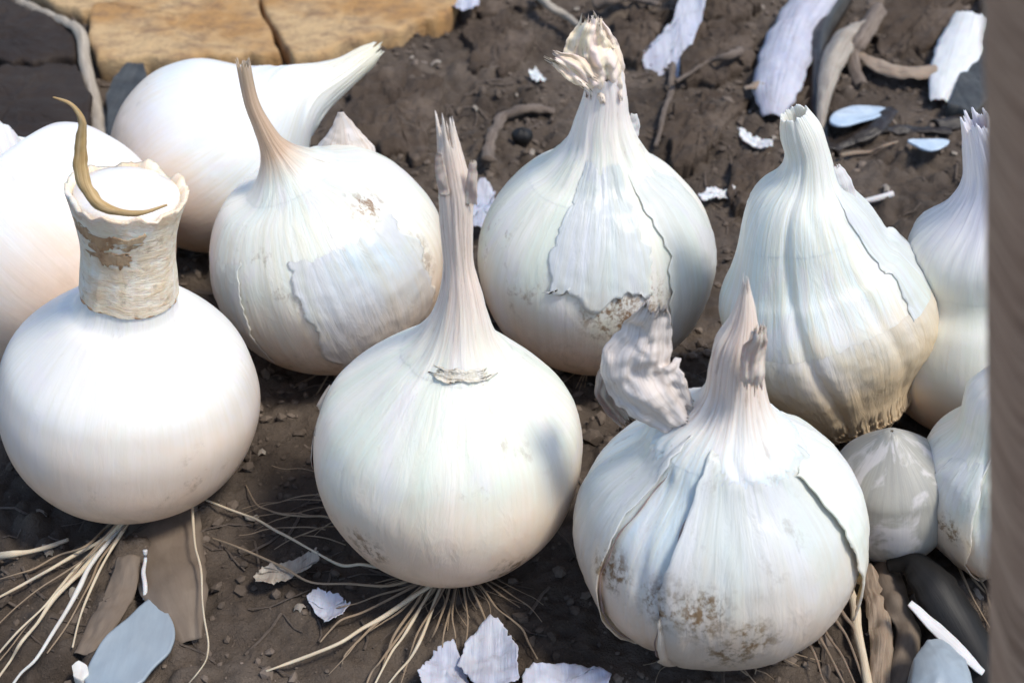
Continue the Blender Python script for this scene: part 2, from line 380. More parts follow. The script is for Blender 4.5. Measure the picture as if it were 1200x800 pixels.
def plate(name, poly, mat, h=0.006, rough=0.0006, parent=None, base=0.0, jit=1.2, seed=0, n=90, bulge=0.0, tilt=(0, 0)):
    """stone or clod with real thickness; outline in photograph pixels, laid on the soil"""
    P = resample(poly, n)
    P = [(x+jit*4*N(x*.05, y*.05, seed)+jit*N(x*.3, y*.3, seed), y+jit*4*N(x*.05, y*.05, seed+5)+jit*N(x*.3, y*.3, seed+5)) for x, y in P]
    W = [G(x, y, base+h) for x, y in P]; c = sum((Vector(p) for p in W), Vector())/n
    rings = [(1.0, -0.004, 0), (1.012, 0.55*h, 0), (1.0, 0.85*h, 0), (0.985, h, 0)] + [(s, h, 1) for s in (.95, .9, .84, .78, .71, .64, .57, .5, .43, .36, .29, .22, .15, .08)]
    vs, fs, sk = [], [], []
    for s, z, top in rings:
        for p in W:
            q = c + (p-c)*s; d = 1-s
            zz = base + z + bulge*(1-s*s)*top + tilt[0]*(q.x-c.x) + tilt[1]*(q.y-c.y)
            zz += rough*(N(q.x*120, q.y*120, seed)*1.6 + N(q.x*380, q.y*380, seed))*(1 if z > 0 else 0)
            vs.append(Vector((q.x, q.y, zz))); sk.append(((q.x-c.x)*30, seed, (q.y-c.y)*30))
    vs.append(Vector((c.x, c.y, base+h+bulge))); sk.append((0, seed, 0)); m = len(rings)
    for r in range(m-1):
        for k in range(n):
            k2 = (k+1) % n; fs.append((r*n+k, r*n+k2, (r+1)*n+k2, (r+1)*n+k))
    for k in range(n): fs.append(((m-1)*n+k, (m-1)*n+(k+1) % n, m*n))
    return build(name, vs, fs, mat, parent, sk)
def flake(name, poly, mat, lift=0.002, crinkle=0.0009, curl=0.0, tilt=(0, 0), seed=0, n=72, thick=0.0004, parent=None, jag=0.8, rnd=False):
    if rnd:
        m_ = len(poly); poly = [p[:2] for p in catmull([poly[-1]]+list(poly)+[poly[0], poly[1]], 6)[6:-6]][:-1]
    P = resample(poly, n)
    P = [(x+jag*N(x*.4, y*.4, seed)*2, y+jag*N(x*.4, y*.4, seed+5)*2) for x, y in P]
    c0 = on_ground(sum(p[0] for p in P)/n, sum(p[1] for p in P)/n, lift)
    W = [G(x, y, c0.z) for x, y in P]; c = sum((Vector(p) for p in W), Vector())/n
    ext = max((p-c).length for p in W)
    vs, fs, sk = [], [], []
    rs = [1, .94, .86, .76, .64, .5, .36, .22, .1]
    for s in rs:
        for p in W:
            q = c+(p-c)*s
            zz = c.z + curl*((q-c).length/ext)**2 + tilt[0]*(q.x-c.x)+tilt[1]*(q.y-c.y)
            zz += crinkle*(N(q.x*130, q.y*130, seed)*1.5+N(q.x*350, q.y*350, seed)*0.7)
            vs.append(Vector((q.x, q.y, zz))); sk.append(((q.x-c.x)*28, seed, (q.y-c.y)*28))
    vs.append(c.copy()); sk.append((0, seed, 0)); m = len(rs)
    for r in range(m-1):
        for k in range(n):
            k2 = (k+1) % n; fs.append((r*n+k, r*n+k2, (r+1)*n+k2, (r+1)*n+k))
    for k in range(n): fs.append(((m-1)*n+k, (m-1)*n+(k+1) % n, m*n))
    return build(name, vs, fs, mat, parent, sk, thick=thick)

# ------------------------------------------------------------------ onion
class Onion:
    """a bulb standing on the soil, its neck following key points; surface point = S(v, theta)"""
    def __init__(s, label, px, py, rpx, squash, neck, mat, neckmat, dy=0.0, lobes=0, lobe_amp=0, grooves=(), phi1=48, seed=0, collar=0.0, point=0.0, name='onion', neck_end=None, jag=0.003, wr=0.05, sink=0.0015, neck_wr=0.10, collar_off=0.00004, jag_bot=0, flatness=0.0, axis=None, wob=0.012):
        s.seed = seed; s.lobes = lobes; s.la = lobe_amp; s.gr = grooves; s.wr = wr; s.neck_wr = neck_wr; s.wob = wob
        v = (400-py)/FPX
        d = (CH+sink)/(math.sin(TH) - v*math.cos(TH) + squash*(1+point)*rpx/FPX)
        s.c = CAM + ray(px, py)*d; s.R = R = rpx*d/FPX; s.sq = squash
        NK = []
        for k in neck:
            p = V(k[0], k[1], s.c.y + (k[3] if len(k) > 3 else 0)); NK.append((p, k[2]*depth(p)/FPX))
        ax = (NK[0][0]-s.c).normalized() if axis is None else Vector(axis).normalized()
        s.ax = ax
        keys = []
        phis = [-90, -80, -68, -54, -38, -20, 0, 16, 32] + ([phi1] if phi1 > 34 else [])
        for ph in phis:
            a = R_(ph); r = R*math.cos(a); z = R*squash*math.sin(a)
            if ph < 0: z = z*(1+point*max(0, -math.sin(a))**3); r *= 1-0.25*point*abs(math.sin(a))**2
            if ph == -90: r = 1e-4
            keys.append((*(s.c+ax*z), r))
        s.nb = len(keys)-1
        for p, r in NK: keys.append((*p, r))
        n = 7
        s.S = catmull(keys, n); s.n = n; s.m = len(s.S)
        s.P = [Vector(q[:3]) for q in s.S]; s.r = [q[3] for q in s.S]
        s.v = [0.0]
        for i in range(1, s.m): s.v.append(s.v[-1] + math.hypot((s.P[i]-s.P[i-1]).length, s.r[i]-s.r[i-1])/R)
        s.ivb = s.nb*n
        s.tan = []
        for i in range(s.m):
            t = s.P[min(i+1, s.m-1)]-s.P[max(i-1, 0)]
            t = t.normalized() if t.length > 1e-9 else ax
            if i <= s.ivb-n: t = ax
            elif i <= s.ivb+n: t = ax.lerp(t, (i-s.ivb+n)/(2*n)).normalized()
            s.tan.append(t)
        for _ in range(4):
            s.tan = [s.tan[i] if i < s.ivb-n or i >= s.m-1 else (s.tan[max(0, i-2)]+s.tan[i-1]+s.tan[i]+s.tan[i+1]+s.tan[min(s.m-1, i+2)]).normalized() for i in range(s.m)]
        s.root = empty(name, Vector((s.c.x, s.c.y, 0)))
        tag(s.root, label, 'onion', 'white onions laid out on the soil')
        st = max(1, min(s.m-12, int(s.ivb + collar*n))); s.st = st
        s.mesh('bulb', 0, st+1, mat, 128)
        if callable(neckmat): neckmat = neckmat(s.v[st], s.v[-1])
        s.neck = s.mesh('neck', st, s.m-1, neckmat, 128, off=collar_off, jag_top=jag, jag_bot=jag_bot, fold=True)
    def pt(s, i, th, off=0.0):
        """i fractional row"""
        i = max(0.0, min(s.m-1.001, i)); k = int(i); f = i-k
        P = s.P[k].lerp(s.P[k+1], f); r = lerp(s.r[k], s.r[k+1], f); t = s.tan[k].lerp(s.tan[k+1], f).normalized()
        e1 = (RT - t*RT.dot(t)).normalized(); e2 = t.cross(e1).normalized()
        nk = sm((i-s.ivb)/(s.n*1.5)); vv = lerp(s.v[k], s.v[k+1], f)
        c, sn = math.cos(th), math.sin(th)
        g = 1 + s.wob*noise.noise(Vector((c*1.3, sn*1.3, vv*1.4+s.seed*7)))*2
        mid = sm(i/(s.n*3))
        if s.lobes: g += s.la*(abs(math.cos(th*s.lobes/2+s.seed))-0.6)*mid*(1-0.4*nk)
        tw = th + 0.35*nk*math.sin(vv*0.8+s.seed); c3, s3 = math.cos(tw), math.sin(tw)
        am = 0.5+1.2*abs(noise.noise(Vector((c*1.5, sn*1.5, vv*1.5+s.seed*2))))
        g += (s.neck_wr*nk + s.wr*0.12)*am*(noise.noise(Vector((c3*2.6, s3*2.6, vv*1.4+s.seed)))+0.45*noise.noise(Vector((c3*7, s3*7, vv*1.6+s.seed)))+0.4*noise.noise(Vector((c3*19, s3*19, vv*2.2+s.seed))))
        for (tg, dp, wd) in s.gr:
            dd = (th-R_(tg)-0.15*math.sin(vv*1.5)+math.pi) % (2*math.pi)-math.pi
            g -= dp*math.exp(-(dd/wd)**2)*mid
        rr = r*g + off
        return P + (e1*c+e2*sn)*rr, (c, sn, vv)
    def normal_off(s, i, th, off):
        a, sk = s.pt(i, th); b1, _ = s.pt(i+0.3, th); c1, _ = s.pt(i, th+0.02)
        n = (c1-a).cross(b1-a).normalized()
        return a+n*off, sk
    def mesh(s, name, i0, i1, mat, nt_, off=0.0, jag_top=0, jag_bot=0, solid=0, fold=False):
        vs, fs, sk = [], [], []
        rows = []; i = i0
        while i <= i1: rows.append(i); i += 0.5 if i < 6 else 1
        if rows[-1] != i1: rows.append(i1)
        for ri, i in enumerate(rows):
            for k in range(nt_):
                th = 2*math.pi*k/nt_ + math.pi/2
                p, q = s.pt(i, th, off)
                if jag_top and ri >= len(rows)-5:
                    f = (ri-(len(rows)-5))/4
                    p = p + s.tan[int(i)]*jag_top*f*1.6*(noise.noise(Vector((math.cos(th)*3, math.sin(th)*3, s.seed*5)))+0.5*noise.noise(Vector((math.cos(th)*9, math.sin(th)*9, s.seed*5))))
                if jag_bot and ri == 0:
                    p2, _ = s.pt(i + jag_bot*1200*abs(noise.noise(Vector((math.cos(th)*5, math.sin(th)*5, s.seed*3)))) + jag_bot*500*abs(noise.noise(Vector((math.cos(th)*17, math.sin(th)*17, s.seed)))), th, off)
                    p = p2
                vs.append(p); sk.append(q)
        nr_ = len(rows)
        if fold:                                          # the open rim turns inwards: real thickness
            c0 = s.P[-1]
            for j, (f, dz) in enumerate([(0.93, -0.0002), (0.86, -0.002), (0.80, -0.006), (0.6, -0.009), (0.1, -0.010)]):
                for k in range(nt_):
                    p = vs[(nr_-1)*nt_+k]; e = p-c0; al = s.tan[-1]*e.dot(s.tan[-1]); vs.append(c0 + (e-al)*f + al*(1 if j < 2 else 0.3) + s.tan[-1]*dz); sk.append(sk[(nr_-1)*nt_+k])
            nr_ += 5
        for r in range(nr_-1):
            for k in range(nt_):
                k2 = (k+1) % nt_; fs.append((r*nt_+k, r*nt_+k2, (r+1)*nt_+k2, (r+1)*nt_+k))
        if i0 == 0: fs.append(tuple(range(nt_))[::-1])
        return build(name, vs, fs, mat, s.root, sk, thick=solid, edges_out=0)
    def patch(s, name, i0, i1, a, b_, mat, off=0.0006, lift_a=0.0, lift_b=0.0, lift_bot=0.0, jag=0.12, nt_=40, ni=44, seed=0, jagrow=2.0, thick=0.0004, parent=None, spike=0.0, lift_top=-0.0016):
        """loose layer of skin lying on the bulb between angles a and b (degrees or functions of 0..1)"""
        fa = a if callable(a) else (lambda t: a); fb = b_ if callable(b_) else (lambda t: b_)
        vs, fs, sk = [], [], []
        for r in range(ni+1):
            t = r/ni
            A = R_(fa(t)) + jag*(noise.noise(Vector((t*6, seed, 0)))+0.5*noise.noise(Vector((t*22, seed, 0))))
            B = R_(fb(t)) + jag*(noise.noise(Vector((t*6, seed, 9)))+0.5*noise.noise(Vector((t*22, seed, 9))))
            for k in range(nt_+1):
                u = k/nt_; th = lerp(A, B, u)
                i = lerp(i0, i1, t) 
                if r == 0: pass
                e = jagrow*(1.5*noise.noise(Vector((u*3.3, seed, 3)))+0.5*noise.noise(Vector((u*11, seed, 3)))+0.25*noise.noise(Vector((u*31, seed, 3))))
                i -= spike*(random.Random(k//2*7+seed).random()**2)*(1 if k % 2 else 0.15)*max(0, 1-t*5)
                i += e*max(0, 1-t*4) + e*0.8*max(0, 1-(1-t)*4)
                o = off + lift_a*max(0, 1-u*3.5)**2 + lift_b*max(0, 1-(1-u)*3.5)**2 + lift_bot*max(0, 1-t*3)**2 + lift_top*max(0, 1-(1-t)*4)**2
                p, q = s.normal_off(i, th, o)
                p = p + (p-s.c).normalized()*0.0003*noise.noise(p*260)
                vs.append(p); sk.append(q)
        for r in range(ni):
            for k in range(nt_):
                x = r*(nt_+1)+k; fs.append((x, x+1, x+nt_+2, x+nt_+1))
        return build(name, vs, fs, mat, parent or s.root, sk, thick=thick, edges_out=0)

def SP(cx, cy, r, px, py, rad):
    """skin coordinates (cos, sin, height) of a scuff seen at a given place on a round bulb"""
    u, v = (px-cx)/r, (cy-py)/r; w_ = math.sqrt(max(0, 1-u*u-v*v))
    y = v*math.sin(TH)-w_*math.cos(TH); z = v*math.cos(TH)+w_*math.sin(TH)
    h = math.hypot(u, y); return (u/h, y/h, 1.55+math.asin(z), rad)
# ---- individual onions ------------------------------------------------------------
ON = {}
W1 = (0.79, 0.78, 0.73); PINK = (0.82, 0.70, 0.62); PINK2 = (0.78, 0.68, 0.60); PINKG = (0.60, 0.45, 0.36)
def NK(name, seed=0, on=None, dry=PINK, dry2=PINK2, groove=PINKG, f0=0.0, f1=0.4, dark=0.3, freq=15, like=None):
    def f(va, vb):
        sd_, kw = KW[like]; return onion_mat_(name, sd_, neck=(lerp(va, vb, f0), lerp(va, vb, f1), dry, dry2, groove, dark, freq), **kw)
    return f
mA = onion_mat('onion skin smooth', 1.3, tan=(0.82, 0.60, 0.44), tan_top=1.9, dirt=0.4, vein=0.6, smoothlook=0.6, base=(0.80, 0.78, 0.74), tint=(0.75, 0.74, 0.72))
A = ON['A'] = Onion('smooth round white onion at far left with thick beige collar neck and curled golden tip', 152, 467, 149, 0.96,
    [(150, 360, 61), (151, 344, 54), (151, 320, 52), (150, 290, 51), (149, 255, 57), (149, 224, 67)], mA, M['neckbeige'], seed=1, collar=2.2, jag=0.0016, neck_wr=0.035, wr=0.0, wob=0.014, collar_off=0.0007, phi1=58, jag_bot=0.0006)
mJ = onion_mat('onion skin plain', 10.2, dirt=0.25, vein=0.6, smoothlook=0.85, base=(0.83, 0.83, 0.82), tint=(0.81, 0.82, 0.82))
ci = A.m-1; vs = []; fs = []; sk = []
for r, (sc_, dz) in enumerate([(0.91, -0.004), (0.905, 0.0004), (0.87, 0.0018), (0.7, 0.003), (0.5, 0.0038), (0.25, 0.0042), (0.03, 0.0044)]):
    for k in range(64):
        th = 2*math.pi*k/64; p, q = A.pt(ci-0.01, th); cc = A.P[ci]
        vs.append(cc+(p-cc)*sc_+A.tan[ci]*(dz-0.002)); sk.append((q[0]*sc_, q[1]*sc_, 1.5+r*.05))
for r in range(6):
    for k in range(64): fs.append((r*64+k, r*64+(k+1) % 64, (r+1)*64+(k+1) % 64, (r+1)*64+k))
fs.append(tuple(range(6*64, 7*64)))
build('inner_sheath', vs, fs, mJ, A.root, sk)
y0 = A.c.y
tube('curled_tip', [V(x, y, y0-0.020+q) for x, y, q in [(196, 240, 0.004), (160, 250, 0), (122, 243, 0.001), (102, 222, 0.003), (94, 194, 0.005), (95, 165, 0.006), (96, 142, 0.006), (84, 123, 0.006), (62, 114, 0.006)]],
     [0.0003, 0.0008, 0.0015, 0.0019, 0.0019, 0.0015, 0.0010, 0.0006, 0.0002], M['horn'], A.root, sides=12, n=8, flat=0.8, wob=0.3, refv=Vector((0, 1, 0.01)))
eg = [A.pt(A.st+0.2+0.5*noise.noise(Vector((a*0.05, 3, 1))), R_(a), 0.0003)[0] for a in range(-165, 22, 6)]
tube('dry_edge', eg, [0.0002+0.0005*abs(noise.noise(Vector((i*0.4, 7, 2))))*2 for i in range(len(eg))], M['rust'], A.root, n=3)
for i, (a, b_) in enumerate([(-150, -60), (-125, -75)]):
    A.patch('dry_band', A.m-9-i*4, A.m-6-i*4, a, b_, M['rust'], off=0.0007+0.0001*i, seed=10+i, jag=0.5, ni=8, jagrow=2.6, thick=0.0001, lift_top=0)

mB = onion_mat('onion skin wrinkled', 2.6, dirt=0.5, vein=1.2, spots=[SP(386, 304, 138, 405, 356, 0.24), SP(386, 304, 138, 490, 350, 0.36), SP(386, 304, 138, 472, 270, 0.2), SP(386, 304, 138, 435, 330, 0.12)], tint=(0.68, 0.75, 0.70))
Bo = ON['B'] = Onion('white onion with green tinged wrinkled skin and thin brown stem leaning left, behind collared onion', 386, 304, 138, 0.97,
    [(342, 208, 58), (331, 190, 31), (320, 172, 16), (307, 148, 10.5), (294, 118, 8.5), (285, 74, 8)], mB, NK('neck B', like='onion skin wrinkled', seed=2, dry=(0.50, 0.36, 0.25), dry2=(0.58, 0.43, 0.32), groove=(0.32, 0.21, 0.13), f0=0.12, f1=0.34), seed=2, collar=1.0, jag=0.002, neck_wr=0.05, wr=0.2, lobes=7, lobe_amp=0.008, phi1=50)
Bo.patch('skin_layer', 28, 60, -92, -28, onion_mat('skin B1', 3.2, dirt=0.15, vein=1.4, tint=(0.66, 0.74, 0.74)), off=0.0002, seed=1, jag=0.10, lift_a=0.0004, jagrow=2, thick=0.0002)
Bo.patch('skin_layer', 34, 60, -165, -125, onion_mat('skin B2', 5.2, dirt=0.1, vein=1.3), off=0.0002, seed=2, jag=0.07, lift_b=0.0004, jagrow=2, thick=0.0002)
ribbon('skin_tip', [(404, 205, 46, 0.0), (404, 175, 32, 0.0), (402, 152, 15, 0.001), (399, 132, 3, 0.002)], neck_mat('skin tip B', 4, W1, PINK, (0.80, 0.72, 0.68), PINKG, -1, 0.3), Bo.root, plane=Bo.c.y+0.020, curl=0.4, seed=4)

mC = onion_mat('onion skin front', 3.9, dirt=0.3, vein=0.7, spots=[SP(525, 531, 157, 440, 640, 0.22), SP(525, 531, 157, 600, 655, 0.2)], tan_top=1.9)
Co = ON['C'] = Onion('large round white onion at centre front with tall pinkish papery neck and spread roots', 525, 531, 157, 0.97,
    [(535, 410, 62), (537, 389, 42), (539, 364, 30), (539, 336, 22), (537, 305, 17), (535, 262, 19), (534, 225, 20), (529, 190, 16), (523, 148, 10)], mC, NK('neck C', like='onion skin front', seed=3, f0=0.0, f1=0.35), seed=3, collar=0.9, jag=0.006, neck_wr=0.13, wr=0.06, phi1=56)
Co.patch('torn_scale', Co.st+1, Co.st+4, -112, -52, NK('scale C', 5, like='onion skin front', dry=(0.84, 0.76, 0.58), dry2=(0.82, 0.76, 0.66), groove=(0.72, 0.58, 0.40), dark=0.0, f0=-0.3, f1=-0.1)(2.0, 3.0), off=0.0003, seed=3, jag=0.3, lift_bot=0.0007, ni=12, jagrow=0.6, thick=0.00012, lift_top=-0.0004)
Co.patch('skin_layer', 14, 50, -200, -176, M['papergrey'], off=0.0005, seed=6, lift_a=0.002, jag=0.2, thick=0.0002)
ribbon('neck_splinter', [(521, 230, 6, 0), (516, 200, 6, 0), (514, 180, 3, 0)], M['neckpink'], Co.root, plane=Co.c.y-0.006, seed=3, jag=0.001)
ribbon('neck_splinter', [(551, 240, 8, 0), (553, 212, 6, 0), (554, 190, 4, 0)], M['neckpink'], Co.root, plane=Co.c.y-0.004, seed=5, jag=0.001)

mD = onion_mat('onion skin back', 4.4, dirt=0.5, vein=1.0, spots=[SP(698, 303, 139, 715, 372, 0.34), SP(698, 303, 139, 805, 360, 0.42), SP(698, 303, 139, 748, 350, 0.2)])
Do = ON['D'] = Onion('white onion behind the centre with brown stains low down and crumpled yellow pink neck tip', 698, 303, 139, 0.98,
    [(704, 196, 66), (706, 168, 43), (706, 138, 31), (709, 110, 25), (707, 84, 22)], mD, NK('neck D', like='onion skin back', seed=9, on=(0.79, 0.77, 0.76), dry=(0.80, 0.70, 0.66), dry2=(0.80, 0.74, 0.72), groove=(0.66, 0.56, 0.54), f0=0.3, f1=1.0, dark=0.1), seed=4, collar=0.3, jag=0.002, neck_wr=0.09, wr=0.12, phi1=50)
Do.patch('skin_layer', 48, 80, -118, -66, onion_mat('skin D1', 7.7, dirt=0.05, vein=1.2, base=(0.80, 0.79, 0.79)), off=0.0003, seed=12, jag=0.14, lift_bot=0.0007, jagrow=3, thick=0.0002)
Do.patch('skin_layer', 24, 78, -56, -5, onion_mat('skin D2', 6.2, dirt=0.1, vein=1.2), off=0.0003, seed=13, jag=0.12, lift_a=0.0005, jagrow=3, thick=0.0002)
yD = Do.c.y; mt = neck_mat('tuft D', 6, W1, (0.86, 0.68, 0.60), (0.84, 0.74, 0.50), (0.74, 0.50, 0.40), -9, -8, freq=4, dark=0.3)
ribbon('dry_tip', [(709, 116, 20, -0.002), (704, 92, 26, -0.003), (692, 70, 32, -0.004), (690, 47, 25, -0.002), (692, 27, 13, 0.001)], mt, Do.root, plane=yD-0.004, curl=0.45, crinkle=0.0015, jag=0.004, seed=21, nw=36, fold=0.0016, thick=0.0002)
ribbon('dry_tip', [(716, 108, 16, -0.002), (716, 80, 16, -0.002), (708, 50, 14, -0.001), (695, 22, 6, 0.002)], mt, Do.root, plane=yD+0.002, curl=0.3, crinkle=0.0014, jag=0.003, seed=22, nw=24, fold=0.0010, thick=0.0002)
ribbon('dry_tip', [(690, 96, 12, -0.004), (672, 80, 15, -0.005), (650, 68, 9, -0.006)], mt, Do.root, plane=yD-0.006, curl=0.2, crinkle=0.0006, jag=0.005, seed=23, nw=24, fold=0.0015, thick=0.0002)
ribbon('dry_tip', [(736, 160, 12, 0), (742, 148, 8, 0), (743, 134, 3, 0)], M['paper'], Do.root, plane=yD, curl=0.5, seed=24)

mE = onion_mat('onion skin ribbed', 5.5, dirt=0.0, vein=1.5, tint=(0.70, 0.77, 0.74), base=(0.77, 0.79, 0.77), tan=(0.78, 0.55, 0.32), tan_top=2.25)
Eo = ON['E'] = Onion('ribbed garlic shaped white onion with bent pale neck and ragged tan base, right of centre', 966, 370, 120, 1.12,
    [(939, 236, 60), (944, 207, 36), (945, 180, 26), (938, 155, 24), (930, 133, 16)], mE, NK('neck E', like='onion skin ribbed', dry=(0.78, 0.77, 0.72), dry2=(0.74, 0.75, 0.70), groove=(0.56, 0.54, 0.44), f0=0.3, f1=1.0, dark=0.1), seed=5, collar=0.6, jag=0.0008, neck_wr=0.06, lobes=9, lobe_amp=0.022, grooves=[(-106, 0.07, 0.07), (-60, 0.03, 0.08)], point=0.26, phi1=44, axis=(-0.36, 0.02, 1), wob=0.05)
Eo.patch('ragged_skin', 25, 50, -135, 60, onion_mat('skin E1', 3.3, dirt=0.0, vein=1.8, base=(0.77, 0.78, 0.76), tan=(0.78, 0.55, 0.32), tan_top=2.3), off=0.0005, seed=31, jag=0.08, lift_bot=0.0034, jagrow=1.6, spike=4.0, nt_=260, thick=0.0002)
Eo.patch('ragged_skin', 21, 46, -135, 55, onion_mat('skin E3', 4.3, dirt=0.0, vein=1.8, base=(0.77, 0.76, 0.70), tan=(0.72, 0.50, 0.28), tan_top=2.2), off=0.0002, seed=34, jag=0.08, lift_bot=0.0020, jagrow=1.6, spike=4.0, nt_=260, thick=0.0002)
Eo.patch('skin_layer', 36, 80, -40, 10, onion_mat('skin E2', 2.3, dirt=0.05, vein=1.5, base=(0.80, 0.81, 0.82)), off=0.0004, seed=32, jag=0.12, lift_b=0.0012, jagrow=4, thick=0.0002)
ribbon('skin_tip', [(985, 245, 20, 0), (985, 222, 16, 0), (978, 198, 8, 0)], M['paper'], Eo.root, plane=Eo.c.y-0.003, curl=0.4, seed=33, jag=0.002)

SPF = [SP(841, 620, 166, 762, 692, 0.20), SP(841, 620, 166, 800, 700, 0.24), SP(841, 620, 166, 855, 728, 0.20), SP(841, 620, 166, 838, 748, 0.22), SP(841, 620, 166, 708, 660, 0.2)]
mF = onion_mat('onion skin peeling', 6.7, base=(0.72, 0.765, 0.77), dirt=0.4, vein=0.9, tan_top=1.95, spots=SPF, tint=(0.60, 0.71, 0.75))  # exposed inner layer; its blue-green is skylight mixed into the colour
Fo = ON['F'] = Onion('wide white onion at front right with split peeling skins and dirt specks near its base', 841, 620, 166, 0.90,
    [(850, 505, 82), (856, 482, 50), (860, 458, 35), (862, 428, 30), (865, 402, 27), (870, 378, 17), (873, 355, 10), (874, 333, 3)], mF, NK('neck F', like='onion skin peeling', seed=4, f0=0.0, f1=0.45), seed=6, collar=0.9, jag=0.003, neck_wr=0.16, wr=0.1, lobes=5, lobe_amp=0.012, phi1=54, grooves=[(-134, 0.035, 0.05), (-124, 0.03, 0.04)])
mF2 = onion_mat('skin F2', 8.3, dirt=0.3, vein=1.0, tan_top=1.95, base=(0.79, 0.77, 0.73), spots=SPF)
Fo.patch('skin_layer', 10, 74, lambda t: -190, lambda t: -139-8*math.sin(t*3), mF2, off=0.0005, seed=41, jag=0.05, lift_b=0.0016, jagrow=1.5, thick=0.0002)
Fo.patch('skin_layer', 9, 74, lambda t: -122+8*t*t, lambda t: -10, mF2, off=0.0005, seed=42, jag=0.05, lift_a=0.0018, jagrow=1.5, nt_=60, thick=0.0002)
Fo.patch('thick_scale', 34, 66, lambda t: -30-10*t, lambda t: 40, onion_mat('scale F', 2.9, dirt=0.1, vein=0.9, base=(0.80, 0.79, 0.72)), off=0.0011, seed=43, jag=0.06, lift_a=0.0016, lift_bot=0.0022, jagrow=1.6, thick=0.0006)
def seam(on, th0, i0, i1, rad, sd=0):
    ps = [on.normal_off(i, R_(th0(( i-i0)/(i1-i0))) + 0.03*noise.noise(Vector((i*0.21, sd, 1))), 0.0010)[0] for i in range(i0, i1)]
    tube('skin_edge', ps, [rad*(0.35+1.3*abs(noise.noise(Vector((k*0.23, sd, 5)))))*min(1, (len(ps)-k)/8, (k+1)/5) for k in range(len(ps))], M['seam'], on.root, n=2, sides=6)
seam(Fo, lambda t: -139-8*math.sin(t*3), 14, 68, 0.00042, 1)
seam(Fo, lambda t: -122+8*t*t, 14, 70, 0.00036, 2)
mfl = neck_mat('leaf F', 7, W1, (0.76, 0.66, 0.59), (0.68, 0.62, 0.59), (0.52, 0.43, 0.38), -9, -8, freq=10, dark=0.4)
ribbon('dry_leaf', [(800, 494, 24, 0.0), (770, 470, 42, -0.002), (750, 436, 46, 0.0), (758, 400, 32, 0.003), (768, 364, 14, 0.001)], mfl, Fo.root, plane=Fo.c.y-0.004, curl=0.5, crinkle=0.0012, jag=0.005, seed=44, nw=44, fold=0.0010, thick=0.0002)
ribbon('dry_leaf', [(735, 490, 14, 0.0), (716, 462, 18, 0.0), (722, 430, 13, 0.003), (742, 400, 6, 0.004)], M['papergrey'], Fo.root, plane=Fo.c.y+0.004, curl=0.4, crinkle=0.0006, jag=0.005, seed=45, nw=24, fold=0.002, thick=0.0002)
ribbon('neck_splinter', [(882, 452, 12, 0), (884, 420, 15, 0), (890, 388, 8, 0)], M['neckpink'], Fo.root, plane=Fo.c.y-0.011, curl=0.5, seed=49, jag=0.005, crinkle=0.0008, nw=24, fold=0.0005, thick=0.0002)
ribbon('neck_splinter', [(886, 430, 10, 0), (892, 405, 7, 0), (894, 382, 3, 0)], M['neckpink'], Fo.root, plane=Fo.c.y-0.004, curl=0.5, seed=47, jag=0.001)

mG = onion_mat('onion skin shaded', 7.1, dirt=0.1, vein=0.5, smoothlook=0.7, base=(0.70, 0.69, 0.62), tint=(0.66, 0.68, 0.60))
LIL = dict(dry=(0.62, 0.61, 0.68), dry2=(0.70, 0.68, 0.72), groove=(0.48, 0.46, 0.52))
Gn = ON['G'] = Onion('pale onion with lilac papery neck against the wooden post, behind the streaked onion', 1143, 396, 118, 1.02,
    [(1146, 282, 76), (1154, 245, 44), (1160, 210, 30), (1154, 172, 24), (1143, 140, 15)], mG, NK('neck G', like='onion skin shaded', seed=7, on=(0.70, 0.69, 0.64), f0=0.0, f1=0.5, dark=0.1, **LIL), seed=7, collar=0.3, jag=0.003, neck_wr=0.10, lobes=5, lobe_amp=0.03)
mH = onion_mat('onion skin streaked', 8.8, dirt=0.3, vein=1.1, tan_top=1.75)
Ho = ON['H'] = Onion('streaked white onion at the right edge half hidden by the wooden post', 1182, 570, 106, 1.08,
    [(1190, 460, 52), (1196, 435, 30), (1204, 405, 16), (1212, 370, 9)], mH, NK('neck H', like='onion skin streaked', seed=8, f0=0.2, f1=0.7), seed=8, collar=0.5, grooves=[(-125, 0.05, 0.05), (-105, 0.05, 0.05)], lobes=7, lobe_amp=0.03, phi1=54)
Ho.patch('skin_layer', 12, 66, -165, -128, mF2, off=0.0004, seed=51, jag=0.08, lift_b=0.0009, thick=0.0002)
mI = onion_mat('onion skin shade grey', 9.4, dirt=0.1, vein=0.25, smoothlook=0.85, base=(0.34, 0.33, 0.30), tint=(0.30, 0.30, 0.28), tan=(0.32, 0.29, 0.25))  # grey base stands in for shade from the neighbouring onions
Io = ON['I'] = Onion('small smooth onion painted shade grey, between the peeling onion and the streaked onion', 1045, 580, 72, 1.25,
    [(1045, 507.5, 10), (1045, 505.5, 6), (1045, 504.5, 2)], mI, NK('neck I', like='onion skin shade grey', seed=9, on=(0.27, 0.26, 0.24), dry=(0.33, 0.32, 0.29), dry2=(0.30, 0.30, 0.27), groove=(0.28, 0.27, 0.24)), seed=9, collar=0.3, phi1=74, jag=0.0002)
Jo = ON['J'] = Onion('bright smooth white onion cut by the left edge, behind the collared onion', 56, 288, 148, 0.98,
    [(-20, 215, 60, 0.01), (-50, 196, 30, 0.015), (-80, 182, 18, 0.02), (-110, 172, 12, 0.025)], mJ, M['paper'], seed=10, collar=0.5, wob=0.004, phi1=58)
mK = onion_mat('onion skin lying', 11.5, dirt=0.3, vein=0.9, smoothlook=0.5, base=(0.79, 0.80, 0.80), tint=(0.72, 0.76, 0.78))
